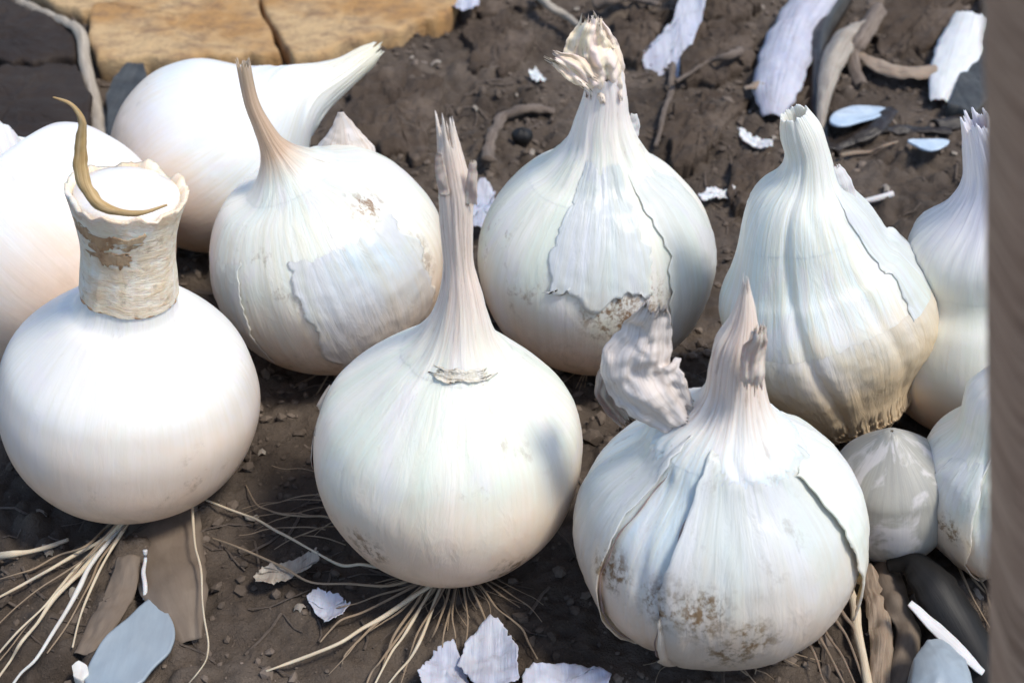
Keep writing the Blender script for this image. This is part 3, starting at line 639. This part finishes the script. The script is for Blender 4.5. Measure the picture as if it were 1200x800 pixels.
Ko = ON['K'] = Onion('pale bluish onion lying on its side, neck pointing right, below the ochre stones', 246, 184, 114, 0.98,
    [(342, 118, 46, 0.006), (372, 102, 28, 0.012), (402, 86, 18, 0.018), (428, 68, 14, 0.026), (440, 58, 9, 0.03)], mK, NK('neck K', like='onion skin lying', seed=12, dry=(0.70, 0.66, 0.50), dry2=(0.74, 0.72, 0.62), groove=(0.5, 0.44, 0.32), f0=0.2, f1=0.9, dark=0.4), seed=11, collar=0.3, jag=0.003, phi1=54)
ks = list(ON)
for i, a in enumerate(ks):
    for c_ in ks[i+1:]:
        d = (ON[a].c-ON[c_].c).length - ON[a].R - ON[c_].R
        if d < 0.001: print('OVERLAP', a, c_, round(d*1000, 1), 'mm')
print({k: (round(o.R*1000, 1), [round(q, 3) for q in o.c]) for k, o in ON.items()})

# ---- roots -------------------------------------------------------------------------
A_roots = [([(160, 592), (120, 632), (60, 666), (-6, 702)], 3.6, 'rootpale'), ([(155, 592), (100, 640), (40, 666), (-6, 680)], 2, 'root'),
    ([(158, 596), (100, 664), (62, 702), (25, 752), (-4, 796)], 4.4, 'rootpale'), ([(150, 600), (90, 665), (50, 712), (-4, 768)], 3.0, 'rootpale'),
    ([(160, 600), (106, 662), (80, 712), (42, 772), (12, 806)], 4.0, 'rootwhite'), ([(165, 596), (140, 628), (110, 682), (85, 758)], 3, 'rootpale'),
    ([(160, 600), (118, 655), (95, 702), (55, 765)], 2, 'root'), ([(170, 590), (105, 650), (45, 690), (-6, 735)], 1.6, 'root'), ([(150, 600), (80, 680), (30, 735), (-6, 780)], 1.6, 'root'),
    ([(225, 575), (229, 640), (237, 700), (244, 750), (240, 776), (216, 806)], 1.9, 'rootpale')]
for px_, hw, m in A_roots: strand('root', px_, hw*0.8, M[m], A.root, lift=0.007 if px_[0][0] == 225 else 0.002, arch=0.002, z0=0.003)
C_roots = [([(530, 665), (455, 686), (365, 682), (300, 650), (248, 630)], 2.1), ([(520, 660), (445, 664), (400, 662), (340, 630), (300, 608), (240, 585)], 2.2),
    ([(470, 640), (385, 606), (330, 602), (300, 590), (288, 568)], 1.8), ([(530, 670), (450, 722), (400, 752), (340, 776), (312, 786)], 2.9),
    ([(520, 668), (440, 710), (400, 726), (375, 752)], 2), ([(520, 668), (482, 730), (460, 762), (438, 804)], 2.2), ([(525, 670), (500, 732), (480, 772), (453, 804)], 2.4),
    ([(525, 670), (500, 702), (455, 762), (435, 788), (428, 806)], 2), ([(530, 670), (515, 726), (503, 752)], 1.8), ([(538, 670), (530, 722), (535, 762)], 1.6), ([(542, 670), (548, 722), (545, 757)], 1.6),
    ([(545, 670), (565, 716), (573, 738)], 2), ([(550, 670), (582, 712), (612, 737), (630, 772)], 1.7), ([(515, 668), (440, 731), (405, 766), (401, 778)], 1.9), ([(510, 668), (463, 742), (444, 794)], 1.8),
    ([(515, 666), (470, 690), (420, 706), (388, 714)], 1.7), ([(530, 670), (490, 740), (470, 800)], 1.5), ([(522, 668), (470, 715), (425, 745), (385, 790)], 1.4), ([(540, 670), (520, 742), (512, 800)], 1.3)]
for px_, hw in C_roots: strand('root', px_, hw, M['root'] if hw < 2.2 else M['rootpale'], Co.root, lift=0.002, arch=0.003, z0=0.004)
rr = random.Random(3)
for i in range(24):
    a = rr.uniform(-3.0, -0.3); L = rr.uniform(50, 120); bx, by = 530+rr.uniform(-25, 25), 662
    px_ = [(bx, by)] + [(bx+math.cos(a+rr.uniform(-.15, .15))*L*t, by-math.sin(a)*L*t*0.9) for t in (0.4, 0.7, 1)]
    strand('root', px_, rr.uniform(0.5, 1.3), M['root'], Co.root, lift=0.001, arch=0.002, z0=0.003)
for i in range(12):
    a = rr.uniform(0.2, 2.9); L = rr.uniform(40, 95); bx, by = 850+rr.uniform(-30, 60), 752
    px_ = [(bx, by)] + [(bx+math.cos(a+rr.uniform(-.15, .15))*L*t, by+math.sin(a)*L*t*0.8) for t in (0.4, 0.7, 1)]
    strand('root', px_, rr.uniform(0.9, 1.5), M['root'], Fo.root, lift=0.001, arch=0.002, z0=0.003)
for px_, hw in [([(950, 730), (968, 760), (992, 806)], 2.2), ([(960, 725), (985, 765), (1004, 806)], 2.2), ([(972, 715), (992, 745), (1012, 800)], 2.4), ([(940, 745), (958, 775), (970, 806)], 2), ([(980, 705), (1000, 735), (1008, 770)], 2.5)]:
    strand('root', px_, hw, M['husktan'], Fo.root, lift=0.003, arch=0.002)
for px_, hw in [([(1128, 655), (1142, 680), (1158, 696), (1180, 706)], 2), ([(1140, 660), (1155, 690), (1166, 720), (1182, 742)], 1.6), ([(1120, 655), (1140, 700), (1160, 735)], 1.6), ([(1150, 660), (1160, 682), (1170, 690)], 2)]:
    strand('root', px_, hw, M['root'], Ho.root, lift=0.002, z0=0.003)
for onn, cx, cy, cnt in ((Do, 690, 425, 7), (Bo, 390, 430, 9), (Eo, 985, 500, 6)):
    for i in range(cnt):
        a = rr.uniform(0.3, 2.8); L = rr.uniform(25, 60)
        strand('root', [(cx, cy)]+[(cx+math.cos(a)*L*t, cy+math.sin(a)*L*t*.7) for t in (.5, 1)], rr.uniform(.8, 1.3), M['root'], onn.root, lift=0.001, z0=0.002)

for i in range(9):
    a = rr.uniform(2.2, 3.9); L = rr.uniform(50, 120); bx, by = 400+rr.uniform(-25, 15), 585+rr.uniform(-20, 60)
    px_ = [(bx, by)] + [(bx+math.cos(a+.35*t)*L*t, by-math.sin(a+.35*t)*L*t*0.6) for t in (0.4, 0.7, 1)]
    strand('root', px_, rr.uniform(0.6, 1.2), M['root'], Co.root, lift=0.0015, arch=0.003)
# ------------------------------------------------------------------ post at the right
yp = 0.150
E = []
vs, fs = [], []
pb = V(1172, 900, yp); pt_ = V(1168, -160, yp)
nseg = 120; nr = 28
for i in range(nseg+1):
    t = -0.15 + 1.15*i/nseg; c0 = pb.lerp(pt_, t)
    if c0.z < -0.02: c0.z = -0.02
    rad = 0.012
    for k in range(nr):
        th = 2*math.pi*k/nr
        q = abs(math.cos(th))**0.5*math.copysign(1, math.cos(th)); q2 = abs(math.sin(th))**0.5*math.copysign(1, math.sin(th))
        r2 = 1+0.012*N(th*2, c0.z*60, 1)+0.012*N(th*6, c0.z*700, 4)
        vs.append(Vector((c0.x+rad+rad*q*r2, c0.y+rad*q2*r2, c0.z)))
for i in range(nseg):
    for k in range(nr): fs.append((i*nr+k, i*nr+(k+1) % nr, (i+1)*nr+(k+1) % nr, (i+1)*nr+k))
fs.append(tuple(range(nr))[::-1]); fs.append(tuple(range(nseg*nr, (nseg+1)*nr)))
po = build('wooden_post', vs, fs, M['post'], origin=Vector((pb.x+0.012, yp, 0)))
tag(po, 'rough brown wooden post rising close to the camera along the right edge', 'post')

# ------------------------------------------------------------------ stones and clods
def T(o, label, cat, group=None): return tag(o, label, cat, group)
SL = 'flat stones at the top left'
T(plate('flat_stone', [(106, 6), (200, -14), (330, -40), (300, 2), (318, 40), (330, 62), (240, 66), (160, 70), (112, 68), (104, 40)], M['slab'], 0.010, 0.0007, seed=1), 'ochre sandstone slab directly above the lying onion, with a pale left corner', 'stone', SL)
T(plate('flat_stone', [(300, -30), (420, -40), (540, -20), (528, 14), (470, 30), (420, 44), (372, 60), (345, 66), (328, 40), (306, 6)], M['slab'], 0.010, 0.0008, seed=2), 'ochre sandstone slab right of the diagonal crack, touching the top edge', 'stone', SL)
T(plate('flat_stone', [(20, -30), (110, -60), (260, -60), (180, -14), (130, 8), (96, 14), (60, 2)], M['slab'], 0.009, 0.0006, seed=3), 'small ochre slab corner poking in at the top left edge', 'stone', SL)
T(plate('flat_stone', [(-60, -20), (20, 2), (60, 20), (90, 34), (92, 62), (40, 72), (-60, 66)], M['darkslab'], 0.008, 0.0009, seed=4, jit=2), 'near black stone in the top left corner', 'stone', SL)
T(plate('flat_stone', [(-60, 76), (40, 78), (92, 72), (104, 110), (108, 152), (60, 165), (-60, 165)], M['darkslab'], 0.007, 0.0009, seed=5, jit=2), 'near black stone between the corner stone and the bright onion', 'stone', SL)
T(ribbon('dry_root', [(20, -2, 5, .010), (60, 16, 5, .010), (92, 32, 6, .011), (99, 70, 6, .009), (108, 110, 8, .008), (120, 160, 15, .006), (122, 200, 18, .003)], M['greyroot'], curl=0.9, thick=0.0012, crinkle=0.0005, seed=61), 'pale grey dry root running down between dark and ochre stones', 'root')
T(plate('stone_shard', [(132, 88), (150, 74), (170, 72), (174, 110), (172, 160), (126, 160), (124, 110)], M['darkrib'], 0.009, 0.0003, seed=6, jit=0.6), 'dark grey ribbed shard standing left of the lying onion', 'stone')
CL = 'soil clods behind the onions'
clods = [([(398, 130), (430, 84), (480, 76), (520, 96), (512, 140), (500, 180), (450, 176), (415, 160)], 0.006, 'broad flat brown clod between the lying onion and the centre neck'),
 ([(540, 30), (590, 16), (625, 40), (610, 75), (560, 80)], 0.005, 'dark lumpy clod above the bark curl'),
 ([(778, 150), (800, 120), (845, 105), (872, 118), (850, 150), (815, 182), (786, 190)], 0.007, 'cracked brown clod right of the stained onion'),
 ([(790, 40), (850, 22), (890, 40), (880, 80), (840, 96), (800, 84)], 0.007, 'greyish brown clod beside the hanging lilac flake'),
 ([(720, 20), (760, 4), (790, 10), (770, 40), (745, 70), (722, 60)], 0.005, 'reddish brown clod right of the yellow pink neck tip'),
 ([(860, 182), (905, 180), (920, 215), (890, 248), (850, 235)], 0.006, 'rounded brown clod left of the bent pale neck'),
 ([(1010, 20), (1090, -20), (1160, -10), (1090, 50), (1040, 70)], 0.006, 'smooth brown clod near the top right corner'),
 ([(820, -20), (880, -30), (890, 6), (850, 20), (822, 16)], 0.006, 'brown clod cut by the top edge above the lilac flakes'),
 ([(430, -20), (600, -30), (640, 4), (560, 14), (540, 20)], 0.004, 'flat dark clod at the top edge right of the ochre slabs')]
for i, (pl, h, lab) in enumerate(clods): T(plate('soil_clod', pl, M['clod'], h*0.6, 0.0022, seed=20+i, jit=3.0, bulge=0.001), lab, 'clod', CL)

# twigs, bark, seed
T(strand('bark_curl', [(572, 188), (576, 160), (590, 136), (612, 128), (650, 130)], 9, M['bark'], lift=0.003, sides=10, flat=0.6, wob=0.5, tip=0.8), 'curled grey bark piece bent round the dark seed', 'bark')
sv, sf, ss = [], [], []
cs = on_ground(612, 160, 0.004)
for i in range(13):
    for k in range(20):
        a = math.pi*i/12; th = 2*math.pi*k/20
        sv.append(cs+Vector((math.sin(a)*math.cos(th)*0.0050, math.sin(a)*math.sin(th)*0.0045, math.cos(a)*0.0042))*(1+0.06*math.sin(th*5))); ss.append((math.cos(th), math.sin(th), i/6))
for i in range(12):
    for k in range(20): sf.append((i*20+k, (i+1)*20+k, (i+1)*20+(k+1) % 20, i*20+(k+1) % 20))
T(build('seed_pod', sv, sf, M['black'], sk=ss), 'small glossy black seed pod inside the bark curl', 'seed pod')
T(strand('twig', [(630, -8), (650, 12), (678, 30), (700, 42)], 7, M['greyroot'], lift=0.010, sides=10, wob=0.4), 'pale stub of twig meeting the yellow pink neck tip from upper left', 'twig')
T(strand('twig', [(700, 4), (735, -4), (772, 6)], 9, M['bark'], lift=0.008, sides=10, wob=0.5, flat=0.7), 'thick grey twig at the top edge above the yellow pink tip', 'twig')
T(strand('twig', [(788, 76), (786, 110), (776, 140), (768, 172)], 4.5, M['bark'], lift=0.004, sides=8, wob=0.4), 'thin upright brown twig right of the back centre onion neck', 'twig')
T(strand('twig', [(868, 60), (830, 72), (792, 96)], 5, M['bark'], lift=0.009, sides=8, wob=0.5), 'short brown twig lying across the greyish clod', 'twig')
T(strand('twig', [(985, 182), (1020, 178), (1052, 166)], 3, M['husktan'], lift=0.003), 'thin tan twig under the blue lens shaped shard', 'twig')
T(strand('twig', [(1012, 236), (1030, 232), (1046, 227)], 3, M['paper'], lift=0.003, tip=1.2), 'tiny white tipped sliver right of the ribbed onion shoulder', 'twig')
T(strand('straw', [(-6, 652), (35, 646), (80, 632)], 4, M['rootpale'], lift=0.004, tip=0.6), 'short pale straw lying across the bottom left edge', 'straw')
T(strand('straw', [(170, 644), (168, 670), (170, 702)], 3.0, M['paper'], lift=0.006, tip=0.8), 'tiny upright white sliver above the blue grey flake', 'straw')
T(strand('straw', [(990, 640), (996, 690), (1004, 735), (1018, 806)], 6.2, M['rootpale'], lift=0.004, sides=12, tip=0.9), 'thick tan stem curving down beside the peeling onion', 'stem')

# ------------------------------------------------------------------ flakes and husks
FL = 'loose flakes of dry onion skin'
def FK(label, *a, **k):
    k.setdefault('crinkle', 0.0013); k.setdefault('curl', 0.0034); k.setdefault('jag', 1.4); k.setdefault('thick', 0.0002)
    return T(flake('skin_flake', *a, **k), label, 'onion skin', FL)
FK('lilac white torn flake at the top edge right of the yellow pink neck tip', [(750, 48), (790, 22), (806, -14), (840, -30), (826, 16), (812, 42), (792, 76), (780, 66), (768, 76), (760, 60)], M['paperlilac'], 0.010, seed=71, tilt=(0.1, 0.3), jag=1.5)
T(ribbon('skin_flake', [(960, -20, 26, .020), (934, 20, 27, .016), (920, 60, 30, .014), (910, 98, 26, .012), (906, 134, 12, .008)], M['paperlilac'], curl=0.5, seed=72, crinkle=0.0006), 'long lilac white peel hanging down above the bent pale neck', 'onion skin', FL)
T(ribbon('skin_flake', [(912, 92, 16, .010), (892, 96, 10, .010), (872, 104, 3, .010)], M['husktan'], curl=0.4, seed=73), 'small tan scrap joined to the left of the long lilac peel', 'onion skin', FL)
T(ribbon('skin_flake', [(1140, 14, 20, .016), (1130, 45, 28, .012), (1115, 80, 24, .010), (1102, 116, 12, .006)], M['paper'], curl=0.3, seed=74, jag=0.002, crinkle=0.0005), 'white ribbed peel standing in the top right corner', 'onion skin', FL)
T(plate('stone_shard', [(1110, 122), (1126, 84), (1150, 40), (1164, 50), (1166, 110), (1140, 132)], M['darkrib'], 0.007, 0.0003, seed=75, jit=0.6), 'dark grey shard under the white ribbed peel', 'stone')
T(ribbon('dry_husk', [(1022, 22, 10, .010), (994, 34, 16, .012), (976, 66, 14, .012), (966, 110, 8, .008), (962, 150, 4, .006)], M['papergrey'], curl=0.9, seed=76, crinkle=0.0008), 'curved grey husk arching right of the long lilac peel', 'husk')
T(ribbon('dry_husk', [(1005, 60, 4, .006), (1035, 74, 14, .009), (1066, 80, 14, .009), (1098, 78, 13, .008)], M['husktan'], curl=0.5, seed=77), 'flat tan husk strip reaching towards the white ribbed peel', 'husk')
T(ribbon('dry_husk', [(985, -14, 16, .010), (962, 30, 14, .010), (958, 80, 12, .008), (960, 130, 12, .005), (975, 175, 10, .003)], M['darkhuskshadow'], curl=1.0, seed=78, thick=0.001), 'dark brown folded husk between the lilac peel and grey husk', 'husk')
T(ribbon('dry_husk', [(1166, -20, 10, .016), (1164, 40, 11, .014), (1160, 95, 12, .010), (1140, 130, 12, .006), (1096, 142, 10, .004)], M['darkhuskshadow'], curl=0.9, seed=101, thick=0.001), 'near black curled husk edge bending round the white ribbed peel', 'husk')
T(ribbon('dry_husk', [(962, 176, 6, .003), (990, 164, 12, .003), (1020, 150, 13, .003), (1046, 128, 7, .003)], M['darkhuskshadow'], curl=0.3, seed=102, thick=0.001), 'near black strip painted as shadow beneath the blue lens shaped shard', 'husk')  # solid ribbon standing in for the shard's dark shadow
T(ribbon('dry_husk', [(1020, 152, 5, .002), (1060, 150, 9, .003), (1115, 152, 9, .003)], M['darkhuskshadow'], curl=0.3, seed=103, thick=0.001), 'near black strip painted as shadow above the half moon shard', 'husk')  # dark ribbon in place of the black shade at the small shard
T(ribbon('dry_husk', [(1030, 6, 10, .012), (1010, 40, 10, .012), (1000, 64, 8, .008), (1010, 96, 7, .005)], M['bark'], curl=0.8, seed=104, thick=0.001), 'crooked brown husk between grey arching husk and flat tan strip', 'husk')
T(flake('blue_shard', rnd=True, poly=[(972, 150), (976, 134), (992, 122), (1016, 118), (1040, 124), (1030, 138), (1008, 148), (985, 156)], mat=M['bluewhite'], lift=0.006, crinkle=0.0002, seed=79, tilt=(0, -0.2), thick=0.0012, jag=0.2), 'blue white lens shaped shard on the brown soil, upper right', 'shard')
T(flake('blue_shard', rnd=True, poly=[(1064, 163), (1085, 161), (1112, 163), (1104, 176), (1088, 181), (1074, 174)], mat=M['bluewhite'], lift=0.005, crinkle=0.0002, seed=80, tilt=(0, -0.2), thick=0.001, jag=0.2), 'smaller half moon pale shard left of the lilac papery neck', 'shard')
FK('small white chip left of the bent pale neck tip', [(864, 156), (884, 162), (906, 170), (902, 180), (884, 174), (870, 166)], M['paper'], 0.004, seed=81, thick=0.0008)
FK('thin white chip touching the right side of the stained onion', [(818, 232), (832, 223), (862, 225), (858, 232), (836, 234), (822, 240)], M['paper'], 0.003, seed=82, thick=0.0008)
FK('pale blue chip at the top edge right of the ochre slabs', [(528, 10), (536, -8), (562, -8), (560, 10), (546, 18)], M['paperlilac'], 0.008, seed=83)
FK('pale blue flake wedged between the centre neck and the stained onion', [(552, 222), (566, 216), (580, 226), (578, 262), (566, 276), (554, 268)], M['paperlilac'], 0.006, seed=84)
FK('tiny pale chip on the dark soil left of the yellow pink tip', [(620, 86), (628, 84), (640, 94), (634, 98), (624, 94)], M['paper'], 0.003, seed=85)
FK('dull beige flake on the soil left of the long centre roots', [(298, 680), (306, 668), (340, 656), (372, 650), (376, 664), (345, 676), (316, 692), (302, 690)], M['papergrey'], 0.003, seed=86)
FK('small bluish crumpled chip above the thickest centre root', [(360, 708), (372, 696), (396, 700), (412, 712), (400, 728), (384, 738), (372, 722)], M['paperlilac'], 0.003, seed=87, crinkle=0.0014)
FK('lilac white folded flake at the bottom edge below the centre roots', [(536, 776), (546, 752), (574, 732), (588, 738), (606, 766), (608, 806), (560, 806)], M['paperlilac'], 0.006, seed=88, tilt=(0.25, 0.1), crinkle=0.0012)
FK('pale torn flake at the bottom edge left of the folded one', [(490, 792), (512, 768), (532, 760), (546, 786), (552, 812), (496, 812)], M['paperlilac'], 0.004, seed=89, tilt=(-0.1, 0.1), crinkle=0.0012)
FK('smooth lilac flake cut by the bottom edge, right of the folded one', [(612, 796), (624, 782), (660, 779), (700, 788), (716, 800), (712, 815), (612, 815)], M['paperlilac'], 0.004, seed=90)
T(flake('slate_flake', rnd=True, poly=[(100, 792), (120, 750), (150, 722), (178, 698), (192, 710), (205, 738), (200, 764), (180, 785), (160, 806), (110, 806)], mat=M['slate'], lift=0.007, crinkle=0.0002, seed=91, thick=0.001, tilt=(0.05, -0.05), jag=0.2), 'smooth blue grey flake near the bottom left corner', 'shard')
T(plate('pebble', [(84, 780), (92, 774), (102, 778), (104, 788), (96, 796), (86, 792)], M['rootwhite'], 0.006, 0.0002, seed=92, jit=0.3, n=24), 'tiny cream pebble at the tip of the blue grey flake', 'pebble')
T(ribbon('dry_leaf', [(190, 596, 42, .002), (192, 640, 44, .004), (206, 690, 36, .005), (222, 750, 14, .004)], M['brownleaf'], curl=0.25, seed=93, crinkle=0.0004), 'smooth brown dry leaf under the collared onion', 'leaf')
T(ribbon('dry_leaf', [(150, 650, 14, .003), (140, 690, 18, .004), (118, 730, 18, .004), (96, 766, 10, .003)], M['brownleaf'], curl=0.3, seed=94, crinkle=0.0006), 'dull olive brown leaf scrap left of the white sliver', 'leaf')
T(ribbon('dry_husk', [(1016, 662, 8, .010), (1026, 700, 12, .008), (1034, 745, 13, .006), (1030, 806, 11, .004)], M['husktan'], curl=0.6, seed=95, crinkle=0.0012), 'wrinkled tan husk right of the thick tan stem', 'husk')
T(ribbon('dry_husk', [(1040, 655, 14, .010), (1052, 700, 16, .008), (1066, 740, 14, .006), (1050, 806, 18, .004)], M['brownleaf'], curl=0.6, seed=96, crinkle=0.0008), 'brown folded husk beside the glossy black strip', 'husk')
bs = ribbon('black_strip', [(1040, 660, 8, .012), (1072, 654, 20, .016), (1102, 682, 28, .015), (1136, 740, 28, .011), (1170, 806, 26, .006)], M['black'], curl=0.6, seed=97, thick=0.0015, crinkle=0.0001)
T(bs, 'glossy black curved strip in the bottom right corner with a pale stripe', 'strip')
ribbon('pale_stripe', [(1066, 706, 4, .016), (1096, 734, 8, .014), (1126, 762, 8, .012), (1152, 788, 4, .010)], M['paper'], bs, curl=0.3, seed=98, thick=0.001, crinkle=0.0001)
T(plate('grey_pebble', [(1066, 806), (1070, 772), (1086, 748), (1106, 748), (1132, 772), (1142, 806), (1130, 830), (1080, 830)], M['slate'], 0.012, 0.0002, seed=99, jit=0.5, bulge=0.004), 'rounded blue grey stone at the bottom edge under the black strip', 'stone')

# ------------------------------------------------------------------ crumbs, grit and litter
rr = random.Random(11)
t_ = (1+5**.5)/2
IC = [Vector(v).normalized() for v in [(-1, t_, 0), (1, t_, 0), (-1, -t_, 0), (1, -t_, 0), (0, -1, t_), (0, 1, t_), (0, -1, -t_), (0, 1, -t_), (t_, 0, -1), (t_, 0, 1), (-t_, 0, -1), (-t_, 0, 1)]]
IF = [(0, 11, 5), (0, 5, 1), (0, 1, 7), (0, 7, 10), (0, 10, 11), (1, 5, 9), (5, 11, 4), (11, 10, 2), (10, 7, 6), (7, 1, 8), (3, 9, 4), (3, 4, 2), (3, 2, 6), (3, 6, 8), (3, 8, 9), (4, 9, 5), (2, 4, 11), (6, 2, 10), (8, 6, 7), (9, 8, 1)]
vs, fs = [], []
for i in range(16000):
    x = rr.uniform(-0.30, 0.30); y = rr.uniform(0.17, 0.80)
    dens = N(x*14, y*14, 20)
    if dens < rr.uniform(-0.5, 0.25): continue
    r = 0.0004+0.0020*rr.random()**3
    if rr.random() < 0.02: r *= 2
    c = Vector((x, y, gh(x, y)+r*0.3)); n0 = len(vs)
    sx, sy, sz = rr.uniform(.7, 1.4), rr.uniform(.7, 1.4), rr.uniform(.5, 1)
    rot = Matrix.Rotation(rr.uniform(0, 6.28), 3, 'Z') @ Matrix.Rotation(rr.uniform(-.6, .6), 3, 'X')
    for v in IC: vs.append(c + rot @ Vector((v.x*sx, v.y*sy, v.z*sz))*r*rr.uniform(.75, 1.25))
    fs += [(a+n0, b_+n0, c_+n0) for a, b_, c_ in IF]
build('soil_crumbs', vs, fs, M['crumb'], origin=Vector((0, 0, 0)), smooth=False, kind='stuff')
def litter(name, count, mat, lo, hi, wid, seed):
    r3 = random.Random(seed); vs, fs, sk = [], [], []
    for i in range(count):
        x = r3.uniform(-0.30, 0.30); y = r3.uniform(0.18, 0.80); a = r3.uniform(0, 6.28); L = r3.uniform(lo, hi); w_ = wid*r3.uniform(.5, 1.4)
        if N(x*12, y*12, seed) < r3.uniform(-0.4, 0.3): continue
        n0 = len(vs); bend = r3.uniform(-.6, .6)
        for j in range(4):
            t = j/3; aa = a+bend*(t-.5); px_ = x+math.cos(aa)*L*(t-.5); py_ = y+math.sin(aa)*L*(t-.5)
            for s_, dz in ((-1, 0), (0, 1), (1, 0)):
                X = px_-math.sin(aa)*w_*s_; Y = py_+math.cos(aa)*w_*s_
                vs.append(Vector((X, Y, gh(px_, py_)+0.0006+dz*w_*0.9))); sk.append((s_, 0, t*3+i))
        for j in range(3):
            for k in range(2): q = n0+j*3+k; fs.append((q, q+1, q+4, q+3))
    build(name, vs, fs, mat, origin=Vector((0, 0, 0)), sk=sk, kind='stuff')
litter('root_litter', 2200, M['bark'], 0.006, 0.022, 0.0004, 5)
litter('skin_litter', 600, M['papergrey'], 0.002, 0.006, 0.0010, 6)
